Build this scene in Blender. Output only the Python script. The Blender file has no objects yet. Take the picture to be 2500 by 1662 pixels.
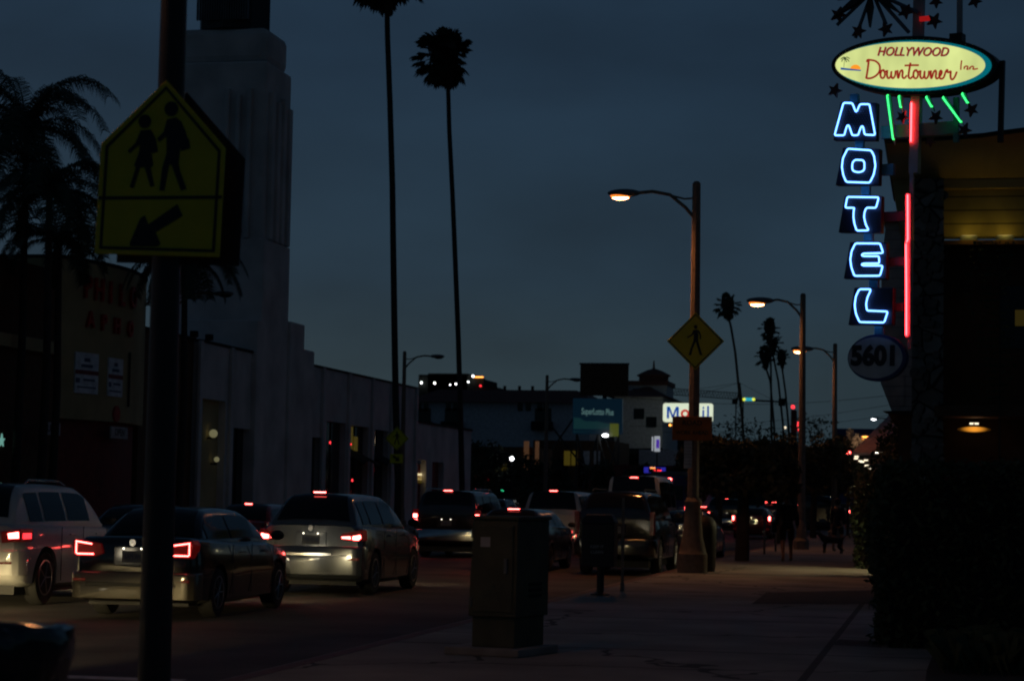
import bpy, bmesh, math, random
from mathutils import Vector, Matrix
random.seed(7)
R = math.radians
S = bpy.context.scene
C = S.collection

# ------------------------------------------------------------------ camera
CAMZ = 1.65
YAW, PITCH, ROLL, F = R(11.42), R(4.17), R(-1.0), 5200.0
cam_d = bpy.data.cameras.new('camera'); cam = bpy.data.objects.new('camera', cam_d); C.objects.link(cam)
cam_d.sensor_width = 36; cam_d.lens = F / 2500 * 36
cam_d.clip_start = 0.2; cam_d.clip_end = 5000
CM = Matrix.Rotation(YAW, 3, 'Z') @ Matrix.Rotation(math.pi / 2 + PITCH, 3, 'X') @ Matrix.Rotation(-ROLL, 3, 'Z')
cam.matrix_world = Matrix.Translation((0, 0, CAMZ)) @ CM.to_4x4()
cam_d.dof.use_dof = True; cam_d.dof.focus_distance = 36; cam_d.dof.aperture_fstop = 3.2
S.camera = cam
CAMP = Vector((0, 0, CAMZ))

def ray(px, py): return CM @ Vector(((px - 1250) / F, -(py - 831) / F, -1))
def YP(px, py, Y): d = ray(px, py); return CAMP + d * (Y / d.y)
def XP(px, py, X): d = ray(px, py); return CAMP + d * (X / d.x)
def G(px, py, z=0.0): d = ray(px, py); return CAMP + d * ((z - CAMZ) / d.z)
def AT(px, D, z=0.0):
    a = ray(px, 0); b = ray(px, 1000); t = (z - CAMZ - D * a.z) / (D * (b.z - a.z))
    return CAMP + D * a.lerp(b, t)

# ------------------------------------------------------------------ world, sun, exposure
W = bpy.data.worlds.new('World'); S.world = W; W.use_nodes = True
nt = W.node_tree; nt.nodes.clear()
def N(nt, t, **k):
    n = nt.nodes.new(t)
    for a, b in k.items(): setattr(n, a, b)
    return n
out = N(nt, 'ShaderNodeOutputWorld'); bg = N(nt, 'ShaderNodeBackground'); bg2 = N(nt, 'ShaderNodeBackground'); add = N(nt, 'ShaderNodeAddShader')
sky = N(nt, 'ShaderNodeTexSky', sky_type='NISHITA', sun_disc=False); sky.sun_elevation = R(-4); sky.sun_rotation = R(300)
tc = N(nt, 'ShaderNodeTexCoord'); sep = N(nt, 'ShaderNodeSeparateXYZ'); ramp = N(nt, 'ShaderNodeValToRGB')
mp = N(nt, 'ShaderNodeMapping'); mp.inputs['Scale'].default_value = (1, 1, 2.4)
noi = N(nt, 'ShaderNodeTexNoise'); noi.inputs['Scale'].default_value = 7.5; noi.inputs['Detail'].default_value = 5; noi.inputs['Roughness'].default_value = .45
r2 = N(nt, 'ShaderNodeMapRange'); r2.inputs[1].default_value = .3; r2.inputs[2].default_value = .72; r2.inputs[3].default_value = .82; r2.inputs[4].default_value = 1.22
e = ramp.color_ramp.elements
e[0].position = 0.0; e[0].color = (0.0177, 0.0344, 0.0448, 1)
e[1].position = 1.0; e[1].color = (0.0033, 0.0080, 0.0167, 1)
for p, c in ((.055, (0.0185, 0.0374, 0.0501, 1)), (.10, (0.0123, 0.0284, 0.0460, 1)), (.20, (0.0098, 0.0235, 0.0429, 1)), (.30, (0.0111, 0.0265, 0.0489, 1)), (.5, (0.0066, 0.0160, 0.0310, 1))):
    k = e.new(p); k.color = c
mul = N(nt, 'ShaderNodeMixRGB', blend_type='MULTIPLY'); mul.inputs[0].default_value = 1
# brighter towards the west (left of the view)
dm = N(nt, 'ShaderNodeVectorMath', operation='DOT_PRODUCT'); dm.inputs[1].default_value = (-.62, .78, 0)
r3 = N(nt, 'ShaderNodeMapRange'); r3.inputs[1].default_value = -1; r3.inputs[2].default_value = 1.0; r3.inputs[3].default_value = .62; r3.inputs[4].default_value = 1.22
mul2 = N(nt, 'ShaderNodeMath', operation='MULTIPLY')
L = nt.links.new
L(tc.outputs['Generated'], sep.inputs[0]); L(sep.outputs['Z'], ramp.inputs[0])
L(tc.outputs['Generated'], mp.inputs[0]); L(mp.outputs[0], noi.inputs['Vector']); L(noi.outputs['Fac'], r2.inputs[0])
L(tc.outputs['Generated'], dm.inputs[0]); L(dm.outputs['Value'], r3.inputs[0])
L(r2.outputs[0], mul2.inputs[0]); L(r3.outputs[0], mul2.inputs[1])
L(ramp.outputs[0], mul.inputs[1]); L(mul2.outputs[0], mul.inputs[2])
bg.inputs[1].default_value = .92; L(mul.outputs[0], bg.inputs[0]); L(sky.outputs[0], bg2.inputs[0]); bg2.inputs[1].default_value = .06
L(bg.outputs[0], add.inputs[0]); L(bg2.outputs[0], add.inputs[1]); L(add.outputs[0], out.inputs[0])
sd = bpy.data.lights.new('sun', 'SUN'); sd.energy = .004; sd.angle = R(40); sd.color = (.75, .85, 1)
so = bpy.data.objects.new('sun', sd); C.objects.link(so); so.rotation_euler = (R(55), 0, R(60))
vs = S.view_settings; vs.view_transform = 'Standard'; vs.look = 'None'; vs.exposure = 0; vs.gamma = 1
S.render.engine = 'CYCLES'
S.cycles.use_denoising = True; S.cycles.sample_clamp_indirect = 3; S.cycles.filter_width = 2.1
S.cycles.max_bounces = 5; S.cycles.diffuse_bounces = 2; S.cycles.glossy_bounces = 3; S.cycles.transparent_max_bounces = 6; S.cycles.caustics_reflective = False; S.cycles.caustics_refractive = False
try: S.cycles.use_light_tree = True
except Exception: pass

# ------------------------------------------------------------------ materials
def mat(name, col, rough=.8, metal=0, var=.25, sc=4, bump=.0, coat=0, spec=.5):
    m = bpy.data.materials.new(name); m.use_nodes = True; t = m.node_tree; b = t.nodes['Principled BSDF']
    b.inputs['Roughness'].default_value = rough; b.inputs['Metallic'].default_value = metal
    b.inputs['Coat Weight'].default_value = coat; b.inputs['Coat Roughness'].default_value = .06
    b.inputs['Specular IOR Level'].default_value = spec
    tc = N(t, 'ShaderNodeTexCoord'); n = N(t, 'ShaderNodeTexNoise'); n.inputs['Scale'].default_value = sc; n.inputs['Detail'].default_value = 6
    mr = N(t, 'ShaderNodeMapRange'); mr.inputs[1].default_value = .3; mr.inputs[2].default_value = .7; mr.inputs[3].default_value = 1 - var; mr.inputs[4].default_value = 1 + var * .6
    mx = N(t, 'ShaderNodeMixRGB', blend_type='MULTIPLY'); mx.inputs[0].default_value = 1; mx.inputs[1].default_value = (*col, 1)
    t.links.new(tc.outputs['Object'], n.inputs['Vector']); t.links.new(n.outputs['Fac'], mr.inputs[0]); t.links.new(mr.outputs[0], mx.inputs[2]); t.links.new(mx.outputs[0], b.inputs['Base Color'])
    if bump:
        bp = N(t, 'ShaderNodeBump'); bp.inputs['Strength'].default_value = bump; bp.inputs['Distance'].default_value = .02
        n2 = N(t, 'ShaderNodeTexNoise'); n2.inputs['Scale'].default_value = sc * 9; n2.inputs['Detail'].default_value = 8
        t.links.new(tc.outputs['Object'], n2.inputs['Vector']); t.links.new(n2.outputs['Fac'], bp.inputs['Height']); t.links.new(bp.outputs[0], b.inputs['Normal'])
    return m
def emi(name, col, st=1, base=(.02, .02, .02)):
    m = bpy.data.materials.new(name); m.use_nodes = True; b = m.node_tree.nodes['Principled BSDF']
    b.inputs['Base Color'].default_value = (*base, 1); b.inputs['Emission Color'].default_value = (*col, 1); b.inputs['Emission Strength'].default_value = st; b.inputs['Roughness'].default_value = .4
    return m
def wavemat(name, col, axis='Z', scale=3, dark=.6, rough=.7):
    """planks or grooves: dark joints at an even spacing along one axis"""
    m = mat(name, col, rough, var=.3, sc=2); t = m.node_tree; b = t.nodes['Principled BSDF']
    tc = N(t, 'ShaderNodeTexCoord'); s = N(t, 'ShaderNodeSeparateXYZ'); a = N(t, 'ShaderNodeMath', operation='MULTIPLY'); a.inputs[1].default_value = scale
    fr = N(t, 'ShaderNodeMath', operation='FRACT'); lt = N(t, 'ShaderNodeMath', operation='LESS_THAN'); lt.inputs[1].default_value = .12
    mx = N(t, 'ShaderNodeMixRGB', blend_type='MULTIPLY'); mx.inputs[2].default_value = (1 - dark,) * 3 + (1,)
    src = b.inputs['Base Color'].links[0].from_socket
    t.links.new(tc.outputs['Object'], s.inputs[0]); t.links.new(s.outputs[axis], a.inputs[0]); t.links.new(a.outputs[0], fr.inputs[0]); t.links.new(fr.outputs[0], lt.inputs[0])
    t.links.new(lt.outputs[0], mx.inputs[0]); t.links.new(src, mx.inputs[1]); t.links.new(mx.outputs[0], b.inputs['Base Color'])
    bp = N(t, 'ShaderNodeBump'); bp.invert = True; bp.inputs['Strength'].default_value = .8; bp.inputs['Distance'].default_value = .02
    t.links.new(lt.outputs[0], bp.inputs['Height']); t.links.new(bp.outputs[0], b.inputs['Normal'])
    return m
def stonemat(name):
    m = mat(name, (.22, .2, .17), .85); t = m.node_tree; b = t.nodes['Principled BSDF']
    tc = N(t, 'ShaderNodeTexCoord'); v = N(t, 'ShaderNodeTexVoronoi'); v.inputs['Scale'].default_value = 3.4
    v2 = N(t, 'ShaderNodeTexVoronoi', feature='DISTANCE_TO_EDGE'); v2.inputs['Scale'].default_value = 3.4
    hs = N(t, 'ShaderNodeMixRGB', blend_type='MULTIPLY'); hs.inputs[0].default_value = .8; src = b.inputs['Base Color'].links[0].from_socket
    rp = N(t, 'ShaderNodeMapRange'); rp.inputs[2].default_value = .06
    m2 = N(t, 'ShaderNodeMixRGB', blend_type='MULTIPLY'); m2.inputs[0].default_value = 1
    bw = N(t, 'ShaderNodeRGBToBW'); al = N(t, 'ShaderNodeMapRange'); al.inputs[3].default_value = .35; al.inputs[4].default_value = 1.9
    t.links.new(tc.outputs['Object'], v.inputs['Vector']); t.links.new(tc.outputs['Object'], v2.inputs['Vector'])
    t.links.new(v.outputs['Color'], bw.inputs[0]); t.links.new(bw.outputs[0], al.inputs[0])
    t.links.new(src, hs.inputs[1]); t.links.new(al.outputs[0], hs.inputs[2]); t.links.new(v2.outputs['Distance'], rp.inputs[0])
    t.links.new(hs.outputs[0], m2.inputs[1]); t.links.new(rp.outputs[0], m2.inputs[2]); t.links.new(m2.outputs[0], b.inputs['Base Color'])
    bp = N(t, 'ShaderNodeBump'); bp.inputs['Strength'].default_value = 1; bp.inputs['Distance'].default_value = .06; t.links.new(rp.outputs[0], bp.inputs['Height']); t.links.new(bp.outputs[0], b.inputs['Normal'])
    return m
JX = 5.2 - (G(2040, 1545, 0).x % 5.2)
def pavemat():
    """concrete slabs: score lines cut every 1.5 m along and 2.4 m across, stains, cracks"""
    m = mat('pavement_concrete', (.31, .28, .24), .85, var=.35, sc=.7, bump=.35); t = m.node_tree; b = t.nodes['Principled BSDF']
    g = N(t, 'ShaderNodeNewGeometry'); s = N(t, 'ShaderNodeSeparateXYZ'); t.links.new(g.outputs['Position'], s.inputs[0])
    src = b.inputs['Base Color'].links[0].from_socket; prev = None
    for ax, per, off in (('X', 5.2, JX), ('Y', 6.1, 1.1)):
        a = N(t, 'ShaderNodeMath', operation='ADD'); a.inputs[1].default_value = off + 5.2 * 60 if ax == 'X' else off + 305
        d = N(t, 'ShaderNodeMath', operation='DIVIDE'); d.inputs[1].default_value = per
        f = N(t, 'ShaderNodeMath', operation='FRACT'); l = N(t, 'ShaderNodeMath', operation='LESS_THAN'); l.inputs[1].default_value = .016 if ax == 'X' else .014
        t.links.new(s.outputs[ax], a.inputs[0]); t.links.new(a.outputs[0], d.inputs[0]); t.links.new(d.outputs[0], f.inputs[0]); t.links.new(f.outputs[0], l.inputs[0])
        if prev is None: prev = l
        else:
            mx = N(t, 'ShaderNodeMath', operation='MAXIMUM'); t.links.new(prev.outputs[0], mx.inputs[0]); t.links.new(l.outputs[0], mx.inputs[1]); prev = mx
    v = N(t, 'ShaderNodeTexVoronoi', feature='DISTANCE_TO_EDGE'); v.inputs['Scale'].default_value = .22
    nz = N(t, 'ShaderNodeTexNoise'); nz.inputs['Scale'].default_value = 1.2; va = N(t, 'ShaderNodeVectorMath', operation='ADD')
    t.links.new(g.outputs['Position'], nz.inputs['Vector']); t.links.new(g.outputs['Position'], va.inputs[0]); t.links.new(nz.outputs['Color'], va.inputs[1]); t.links.new(va.outputs[0], v.inputs['Vector'])
    cl = N(t, 'ShaderNodeMath', operation='LESS_THAN'); cl.inputs[1].default_value = .007; t.links.new(v.outputs['Distance'], cl.inputs[0])
    mm = N(t, 'ShaderNodeMath', operation='MAXIMUM'); t.links.new(prev.outputs[0], mm.inputs[0]); t.links.new(cl.outputs[0], mm.inputs[1])
    mx = N(t, 'ShaderNodeMixRGB', blend_type='MULTIPLY'); mx.inputs[2].default_value = (.22, .22, .22, 1)
    t.links.new(mm.outputs[0], mx.inputs[0]); t.links.new(src, mx.inputs[1]); t.links.new(mx.outputs[0], b.inputs['Base Color'])
    return m
def tilemat():
    m = wavemat('roof_tile_red', (.16, .045, .03), 'X', 4, .5); return m

M = dict(
    asphalt=mat('asphalt', (.078, .069, .060), .8, var=.6, sc=.55, bump=.6), pave=pavemat(), kerb=mat('kerb_paint_red', (.17, .09, .08), .7, bump=.2),
    kerbgrey=mat('kerb_concrete', (.28, .27, .25), .8), paint_white=mat('road_paint', (.6, .6, .58), .7, var=.4, sc=6),
    white=mat('white_stucco', (.72, .65, .63), .85, sc=.6, bump=.3), cream=mat('cream_stucco', (.52, .40, .20), .85, sc=.5, bump=.5),
    brownwall=mat('brown_wall', (.12, .06, .03), .9), darkred=mat('dark_red_shopfront', (.22, .028, .02), .7), black=mat('black_metal', (.012, .012, .013), .5),
    dark=mat('dark_void', (.01, .01, .011), .9), grey=mat('grey_metal', (.16, .17, .18), .5, .6), pole=mat('pole_concrete', (.22, .17, .13), .8, bump=.3, sc=8),
    trunk=mat('palm_bark', (.055, .045, .037), .95, bump=.6, sc=5), leaf=mat('palm_leaf', (.035, .05, .025), .7), hedge=mat('hedge_leaf', (.045, .07, .03), .8, var=.4, sc=9),
    crown=mat('street_tree_leaf', (.045, .055, .028), .8, var=.4, sc=3), bark=mat('tree_bark', (.05, .04, .03), .95, bump=.6),
    glass=mat('dark_glass', (.008, .009, .01), .08, var=0, spec=.4), tyre=mat('tyre_rubber', (.012, .012, .012), .75), rim=mat('alloy_rim', (.35, .35, .36), .3, .9),
    chrome=mat('chrome', (.6, .6, .6), .15, 1), plastic=mat('black_plastic', (.015, .015, .016), .6),
    p_white=mat('white_car_paint', (.62, .62, .60), .35, var=.05, coat=.9), p_black=mat('black_car_paint', (.012, .012, .014), .18, var=.1, coat=1, spec=.6),
    p_bronze=mat('bumper_paint_lit_gold', (.085, .075, .055), .35, .3, var=.05, coat=1), p_brown=mat('dark_bronze_car_paint', (.012, .0115, .011), .2, var=.1, coat=1), p_silver=mat('silver_blue_car_paint', (.12, .135, .15), .25, .5, var=.05, coat=.9),  # saloon bumper paler than its body: headlight gold put into the colour
    p_blue=mat('dark_blue_car_paint', (.02, .035, .07), .25, var=.05, coat=1), p_grey=mat('grey_car_paint', (.13, .14, .16), .3, .4, var=.05, coat=.8), p_red=mat('dark_red_car_paint', (.10, .012, .012), .25, coat=.9),
    plate=mat('number_plate', (.22, .22, .2), .5), lens=emi('red_lens', (1, .02, .02), .035, (.07, .004, .004)), lensoff=mat('red_reflector', (.3, .01, .01), .2, coat=1),
    brake=emi('brake_lamp', (1, .085, .075), 19), brakes=emi('brake_lamp_soft', (1, .03, .04), 2.5), amber=emi('amber_lamp', (1, .35, .06), 4), headl=emi('headlamp', (1, .86, .6), 14), platelamp=emi('plate_lamp', (1, .9, .7), 5),
    ywhite=emi('warm_white_lamp', (1, .85, .6), 1.6), cwhite=emi('cool_white_lamp', (.95, .97, 1), 9), sodium=emi('sodium_lamp', (1, .22, .03), 1.6), bulb=emi('sodium_bulb', (1, .36, .12), 40),
    sign_y=mat('sign_yellow', (.80, .60, .02), .55, var=.1), sign_ylit=mat('sign_fluorescent_yellow', (.85, .80, .02), .5, var=.1), sign_k=mat('sign_black', (.012, .012, .012), .5), sign_o=mat('sign_orange', (.45, .12, .012), .7, var=.2), sign_w=mat('sign_white', (.5, .5, .5), .6),
    cab=mat('cabinet_paint', (.085, .09, .055), .7, var=.3, sc=3, bump=.2), plasticbag=mat('bin_bag', (.01, .012, .014), .16, var=.1, coat=1),
    n_blue=emi('neon_blue', (.12, .33, 1.0), 5.5), n_red=emi('neon_red', (1, .028, .034), 19), n_green=emi('neon_green', (.045, 1.0, .20), 2.3),
    face=None, teal=emi('teal_ring', (.0, .13, .17), 1), board=mat('sign_navy', (.007, .007, .02), .5), tealm=mat('teal_metal', (.06, .22, .27), .5), signpole=mat('sign_pole_paint', (.42, .38, .38), .5),
    starm=mat('star_paint', (.10, .03, .03), .6), t_red=emi('letter_red', (.28, .012, .008), 1), t_purple=emi('letter_purple', (.09, .015, .06), 1), t_green=emi('palm_green', (.01, .03, .01), 1), t_blue=emi('boat_blue', (.0, .07, .30), 1), t_or=emi('sun_orange', (1, .33, .02), 1),
    stone=stonemat('field_stone'), fascia=mat('fascia_stucco', (.50, .36, .15), .8, sc=1), planks=wavemat('fascia_boards', (.36, .28, .09), 'Z', 4.6), siding=wavemat('white_siding', (.48, .42, .40), 'Z', 5, .3), tile=tilemat(),
    wire=mat('wire', (.02, .02, .02), .8), navy=mat('navy_paint', (.03, .05, .17), .6), hill=mat('hill', (.02, .025, .02), .95), pink=mat('pink_awning', (.40, .24, .22), .8), soil=mat('soil', (.05, .035, .025), .95, bump=.8),
)

# ------------------------------------------------------------------ mesh helpers
class MB:
    def __init__(s): s.b = bmesh.new()
    def box(s, x0, x1, y0, y1, z0, z1, rz=0, o=(0, 0, 0)):
        vs = [Vector((x, y, z)) for z in (z0, z1) for x, y in ((x0, y0), (x1, y0), (x1, y1), (x0, y1))]
        if rz:
            m = Matrix.Rotation(rz, 3, 'Z'); vs = [m @ v for v in vs]
        v = [s.b.verts.new(p + Vector(o)) for p in vs]
        for f in ((3, 2, 1, 0), (4, 5, 6, 7), (0, 1, 5, 4), (1, 2, 6, 5), (2, 3, 7, 6), (3, 0, 4, 7)): s.b.faces.new([v[i] for i in f])
        return s
    def hexa(s, p):
        v = [s.b.verts.new(q) for q in p]
        for f in ((3, 2, 1, 0), (4, 5, 6, 7), (0, 1, 5, 4), (1, 2, 6, 5), (2, 3, 7, 6), (3, 0, 4, 7)): s.b.faces.new([v[i] for i in f])
        return s
    def poly(s, pts): 
        try: s.b.faces.new([s.b.verts.new(p) for p in pts])
        except ValueError: pass
        return s
    def prism(s, pts, ext):
        ext = Vector(ext); a = [s.b.verts.new(p) for p in pts]; c = [s.b.verts.new(Vector(p) + ext) for p in pts]; n = len(pts)
        s.b.faces.new(a); s.b.faces.new(c[::-1])
        for i in range(n): s.b.faces.new([a[(i + 1) % n], a[i], c[i], c[(i + 1) % n]])
        return s
    def xz(s, pts, y0, y1): return s.prism([(x, y0, z) for x, z in pts], (0, y1 - y0, 0))
    def tube(s, pts, r, n=8, closed=False, cap=True):
        pts = [Vector(p) for p in pts]; k = len(pts); rs = r if isinstance(r, (list, tuple)) else [r] * k; rings = []
        up = None
        for i, p in enumerate(pts):
            a = pts[i - 1] if (i or closed) else p; c = pts[(i + 1) % k] if (i < k - 1 or closed) else p
            t = (c - a).normalized() if (c - a).length > 1e-9 else Vector((0, 0, 1))
            if up is None: up = Vector((0, 1, 0)) if abs(t.y) < .9 else Vector((1, 0, 0))
            x = t.cross(up)
            if x.length < 1e-4: x = t.cross(Vector((1, .1, 0)))
            x.normalize(); y = x.cross(t).normalized(); up = y
            rings.append([s.b.verts.new(p + (x * math.cos(2 * math.pi * j / n) + y * math.sin(2 * math.pi * j / n)) * rs[i]) for j in range(n)])
        for i in range(k if closed else k - 1):
            A, B = rings[i], rings[(i + 1) % k]
            for j in range(n): s.b.faces.new([A[j], A[(j + 1) % n], B[(j + 1) % n], B[j]])
        if cap and not closed: s.b.faces.new(rings[0][::-1]); s.b.faces.new(rings[-1])
        return s
    def lathe(s, prof, n=20, o=(0, 0, 0), axis='Z'):
        o = Vector(o); rings = []
        for r, z in prof:
            ring = []
            for j in range(n):
                a = 2 * math.pi * j / n; v = Vector((r * math.cos(a), r * math.sin(a), z))
                if axis == 'X': v = Vector((v.z, v.x, v.y))
                if axis == 'Y': v = Vector((v.x, v.z, v.y))
                ring.append(s.b.verts.new(v + o))
            rings.append(ring)
        for i in range(len(rings) - 1):
            for j in range(n): s.b.faces.new([rings[i][j], rings[i][(j + 1) % n], rings[i + 1][(j + 1) % n], rings[i + 1][j]])
        s.b.faces.new(rings[0][::-1]); s.b.faces.new(rings[-1])
        return s
    def ball(s, c, r, n=10, sx=1, sy=1, sz=1):
        m = Matrix.Translation(c) @ Matrix.Diagonal((r * sx, r * sy, r * sz, 1))
        bmesh.ops.create_uvsphere(s.b, u_segments=n, v_segments=max(5, n // 2 + 1), radius=1, matrix=m); return s
    def loft(s, rings):
        R_ = [[s.b.verts.new(p) for p in r] for r in rings]; n = len(R_[0])
        for i in range(len(R_) - 1):
            for j in range(n): s.b.faces.new([R_[i][j], R_[i][(j + 1) % n], R_[i + 1][(j + 1) % n], R_[i + 1][j]])
        s.b.faces.new(R_[0][::-1]); s.b.faces.new(R_[-1]); return s
    def star(s, c, r, y0, y1, rot=0):
        pts = []
        for i in range(10):
            a = math.pi / 2 + i * math.pi / 5 + rot; q = r if i % 2 == 0 else r * .42
            pts.append((c[0] + q * math.cos(a), c[1] + q * math.sin(a)))
        return s.xz(pts, y0, y1)
    def ell(s, c, rx, rz, y0, y1, n=48, rot=0):
        pts = []
        for i in range(n):
            a = 2 * math.pi * i / n; x, z = rx * math.cos(a), rz * math.sin(a)
            pts.append((c[0] + x * math.cos(rot) - z * math.sin(rot), c[1] + x * math.sin(rot) + z * math.cos(rot)))
        return s.xz(pts, y0, y1)

def link(name, me, m, parent=None, loc=(0, 0, 0)):
    o = bpy.data.objects.new(name, me); C.objects.link(o)
    if m is not None and not me.materials: me.materials.append(m)
    if parent is not None: o.parent = parent
    o.location = loc
    return o
def part(name, mb, m, parent=None, smooth=0, bevel=0, label=None, loc=(0, 0, 0)):
    me = bpy.data.meshes.new(name)
    bmesh.ops.recalc_face_normals(mb.b, faces=mb.b.faces)
    if smooth:
        for f in mb.b.faces: f.smooth = True
    mb.b.to_mesh(me); mb.b.free()
    if smooth:
        try: me.set_sharp_from_angle(angle=R(smooth if smooth > 1 else 40))
        except Exception: pass
    o = link(name, me, M[m] if isinstance(m, str) else m, parent, loc)
    if bevel:
        b = o.modifiers.new('bevel', 'BEVEL'); b.width = bevel; b.segments = 2; b.limit_method = 'ANGLE'
    if label: o['label'] = label
    return o
def tag(o, label=None, cat=None, group=None, kind=None):
    if label: o['label'] = label
    if cat: o['category'] = cat
    if group: o['group'] = group
    if kind: o['kind'] = kind
    return o
def thing(name, label, cat, loc=(0, 0, 0), rz=0, group=None):
    o = bpy.data.objects.new(name, None); C.objects.link(o); o.location = loc; o.rotation_euler = (0, 0, rz); o.empty_display_size = .2
    return tag(o, label, cat, group)
def struct(name, mb, m, kind='structure'): return tag(part(name, mb, m), kind=kind)
def copy_tree(o, parent=None):
    c = o.copy(); C.objects.link(c)
    if parent is not None: c.parent = parent
    for ch in list(o.children): copy_tree(ch, c)
    return c
def text(name, s, size, m, parent, loc, ext=.01, bold=0, shear=0, align='CENTER', sx=1, sz=1, rz=0, ry=0, spacing=1):
    cu = bpy.data.curves.new(name, 'FONT'); cu.body = s; cu.size = size; cu.extrude = ext; cu.offset = bold; cu.shear = shear; cu.align_x = align; cu.align_y = 'CENTER'; cu.space_character = spacing; cu.resolution_u = 4
    o = bpy.data.objects.new(name, cu); C.objects.link(o)
    me = bpy.data.meshes.new_from_object(o.evaluated_get(bpy.context.evaluated_depsgraph_get())); bpy.data.objects.remove(o)
    me.transform(Matrix.Rotation(rz, 4, 'Z') @ Matrix.Rotation(ry, 4, 'Y') @ Matrix.Diagonal((sx, 1, sz, 1)) @ Matrix.Rotation(math.pi / 2, 4, 'X'))
    me.materials.clear(); me.name = name
    return link(name, me, M[m] if isinstance(m, str) else m, parent, loc)
def lamp(name, kind, loc, power, col, parent=None, size=.1, spot=None, blend=.5, rot=None):
    d = bpy.data.lights.new(name, kind); d.energy = power; d.color = col
    if kind in ('POINT', 'SPOT'): d.shadow_soft_size = size
    if kind == 'SPOT': d.spot_size = spot; d.spot_blend = blend
    o = bpy.data.objects.new(name, d); C.objects.link(o); o.location = loc
    if rot: o.rotation_euler = rot
    if parent is not None: o.parent = parent
    return o
def cutaway(o, cutters):
    for c in cutters:
        b = o.modifiers.new('cut', 'BOOLEAN'); b.object = c; b.operation = 'DIFFERENCE'; b.solver = 'EXACT'
    bpy.context.view_layer.update()
    me = bpy.data.meshes.new_from_object(o.evaluated_get(bpy.context.evaluated_depsgraph_get()))
    o.modifiers.clear(); old = o.data; me.name = old.name; o.data = me
    for c in cutters: bpy.data.objects.remove(c)
def leafcards(mb, pts, size, jitter=.4, up=.3):
    for p in pts:
        n = Vector((random.gauss(0, 1), random.gauss(0, 1), random.gauss(0, 1) + up)).normalized(); a = n.orthogonal().normalized(); b_ = n.cross(a)
        t = random.random() * 6.28; x = a * math.cos(t) + b_ * math.sin(t); y = n.cross(x); q = size * random.uniform(1 - jitter, 1 + jitter); p = Vector(p)
        mb.poly([p - x * q, p - y * q * .45, p + x * q, p + y * q * .45])

# ------------------------------------------------------------------ ground and street
KX, KL, RZ = -6.15, -25.0, -.13
struct('ground', MB().poly([(-1500, -60, -.16), (1500, -60, -.16), (1500, 2500, -.16), (-1500, 2500, -.16)]), 'soil')
struct('road', MB().poly([(KL, -20, RZ), (KX, -20, RZ), (KX, 900, RZ), (KL, 900, RZ)]), 'asphalt')
struct('pavement_right', MB().box(KX + .16, 30, -20, 900, -.3, 0), 'pave')
struct('pavement_left', MB().box(-60, KL - .16, -20, 900, -.3, 0), 'pave')
struct('kerb_right', MB().box(KX, KX + .16, -20, 900, -.3, .003), 'kerb')
struct('kerb_left', MB().box(KL - .16, KL, -20, 900, -.3, .003), 'kerbgrey')
struct('gutter', MB().poly([(KX - .5, -20, RZ + .004), (KX - .001, -20, RZ + .004), (KX - .001, 900, RZ + .004), (KX - .5, 900, RZ + .004)]), 'kerbgrey')
mk = MB()
wl = G(140, 1650, RZ).y
mk.poly([(KL + .6, wl + .1, RZ + .006), (KX - .8, wl + .1, RZ + .006), (KX - .8, wl - .2, RZ + .006), (KL + .6, wl - .2, RZ + .006)])
mk.poly([(KL + .6, wl - 3.2, RZ + .006), (KX - .8, wl - 3.2, RZ + .006), (KX - .8, wl - 3.5, RZ + .006), (KL + .6, wl - 3.5, RZ + .006)])
for x in (-16.6, -16.85): mk.poly([(x - .05, 16, RZ + .006), (x + .05, 16, RZ + .006), (x + .05, 400, RZ + .006), (x - .05, 400, RZ + .006)])
struct('road_markings', mk, 'paint_white')
M['patch'] = mat('dark_patch', (.07, .065, .06), .9, var=.4, sc=3, bump=.5)  # darker flat patches laid on the pavement
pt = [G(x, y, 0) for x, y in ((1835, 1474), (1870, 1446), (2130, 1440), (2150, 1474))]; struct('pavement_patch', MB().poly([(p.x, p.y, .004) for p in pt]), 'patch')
pt = [G(x, y, 0) for x, y in ((2034, 1574), (2048, 1560), (2150, 1566), (2152, 1580))]; struct('pavement_patch', MB().poly([(p.x, p.y, .004) for p in pt]), 'patch')

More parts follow.
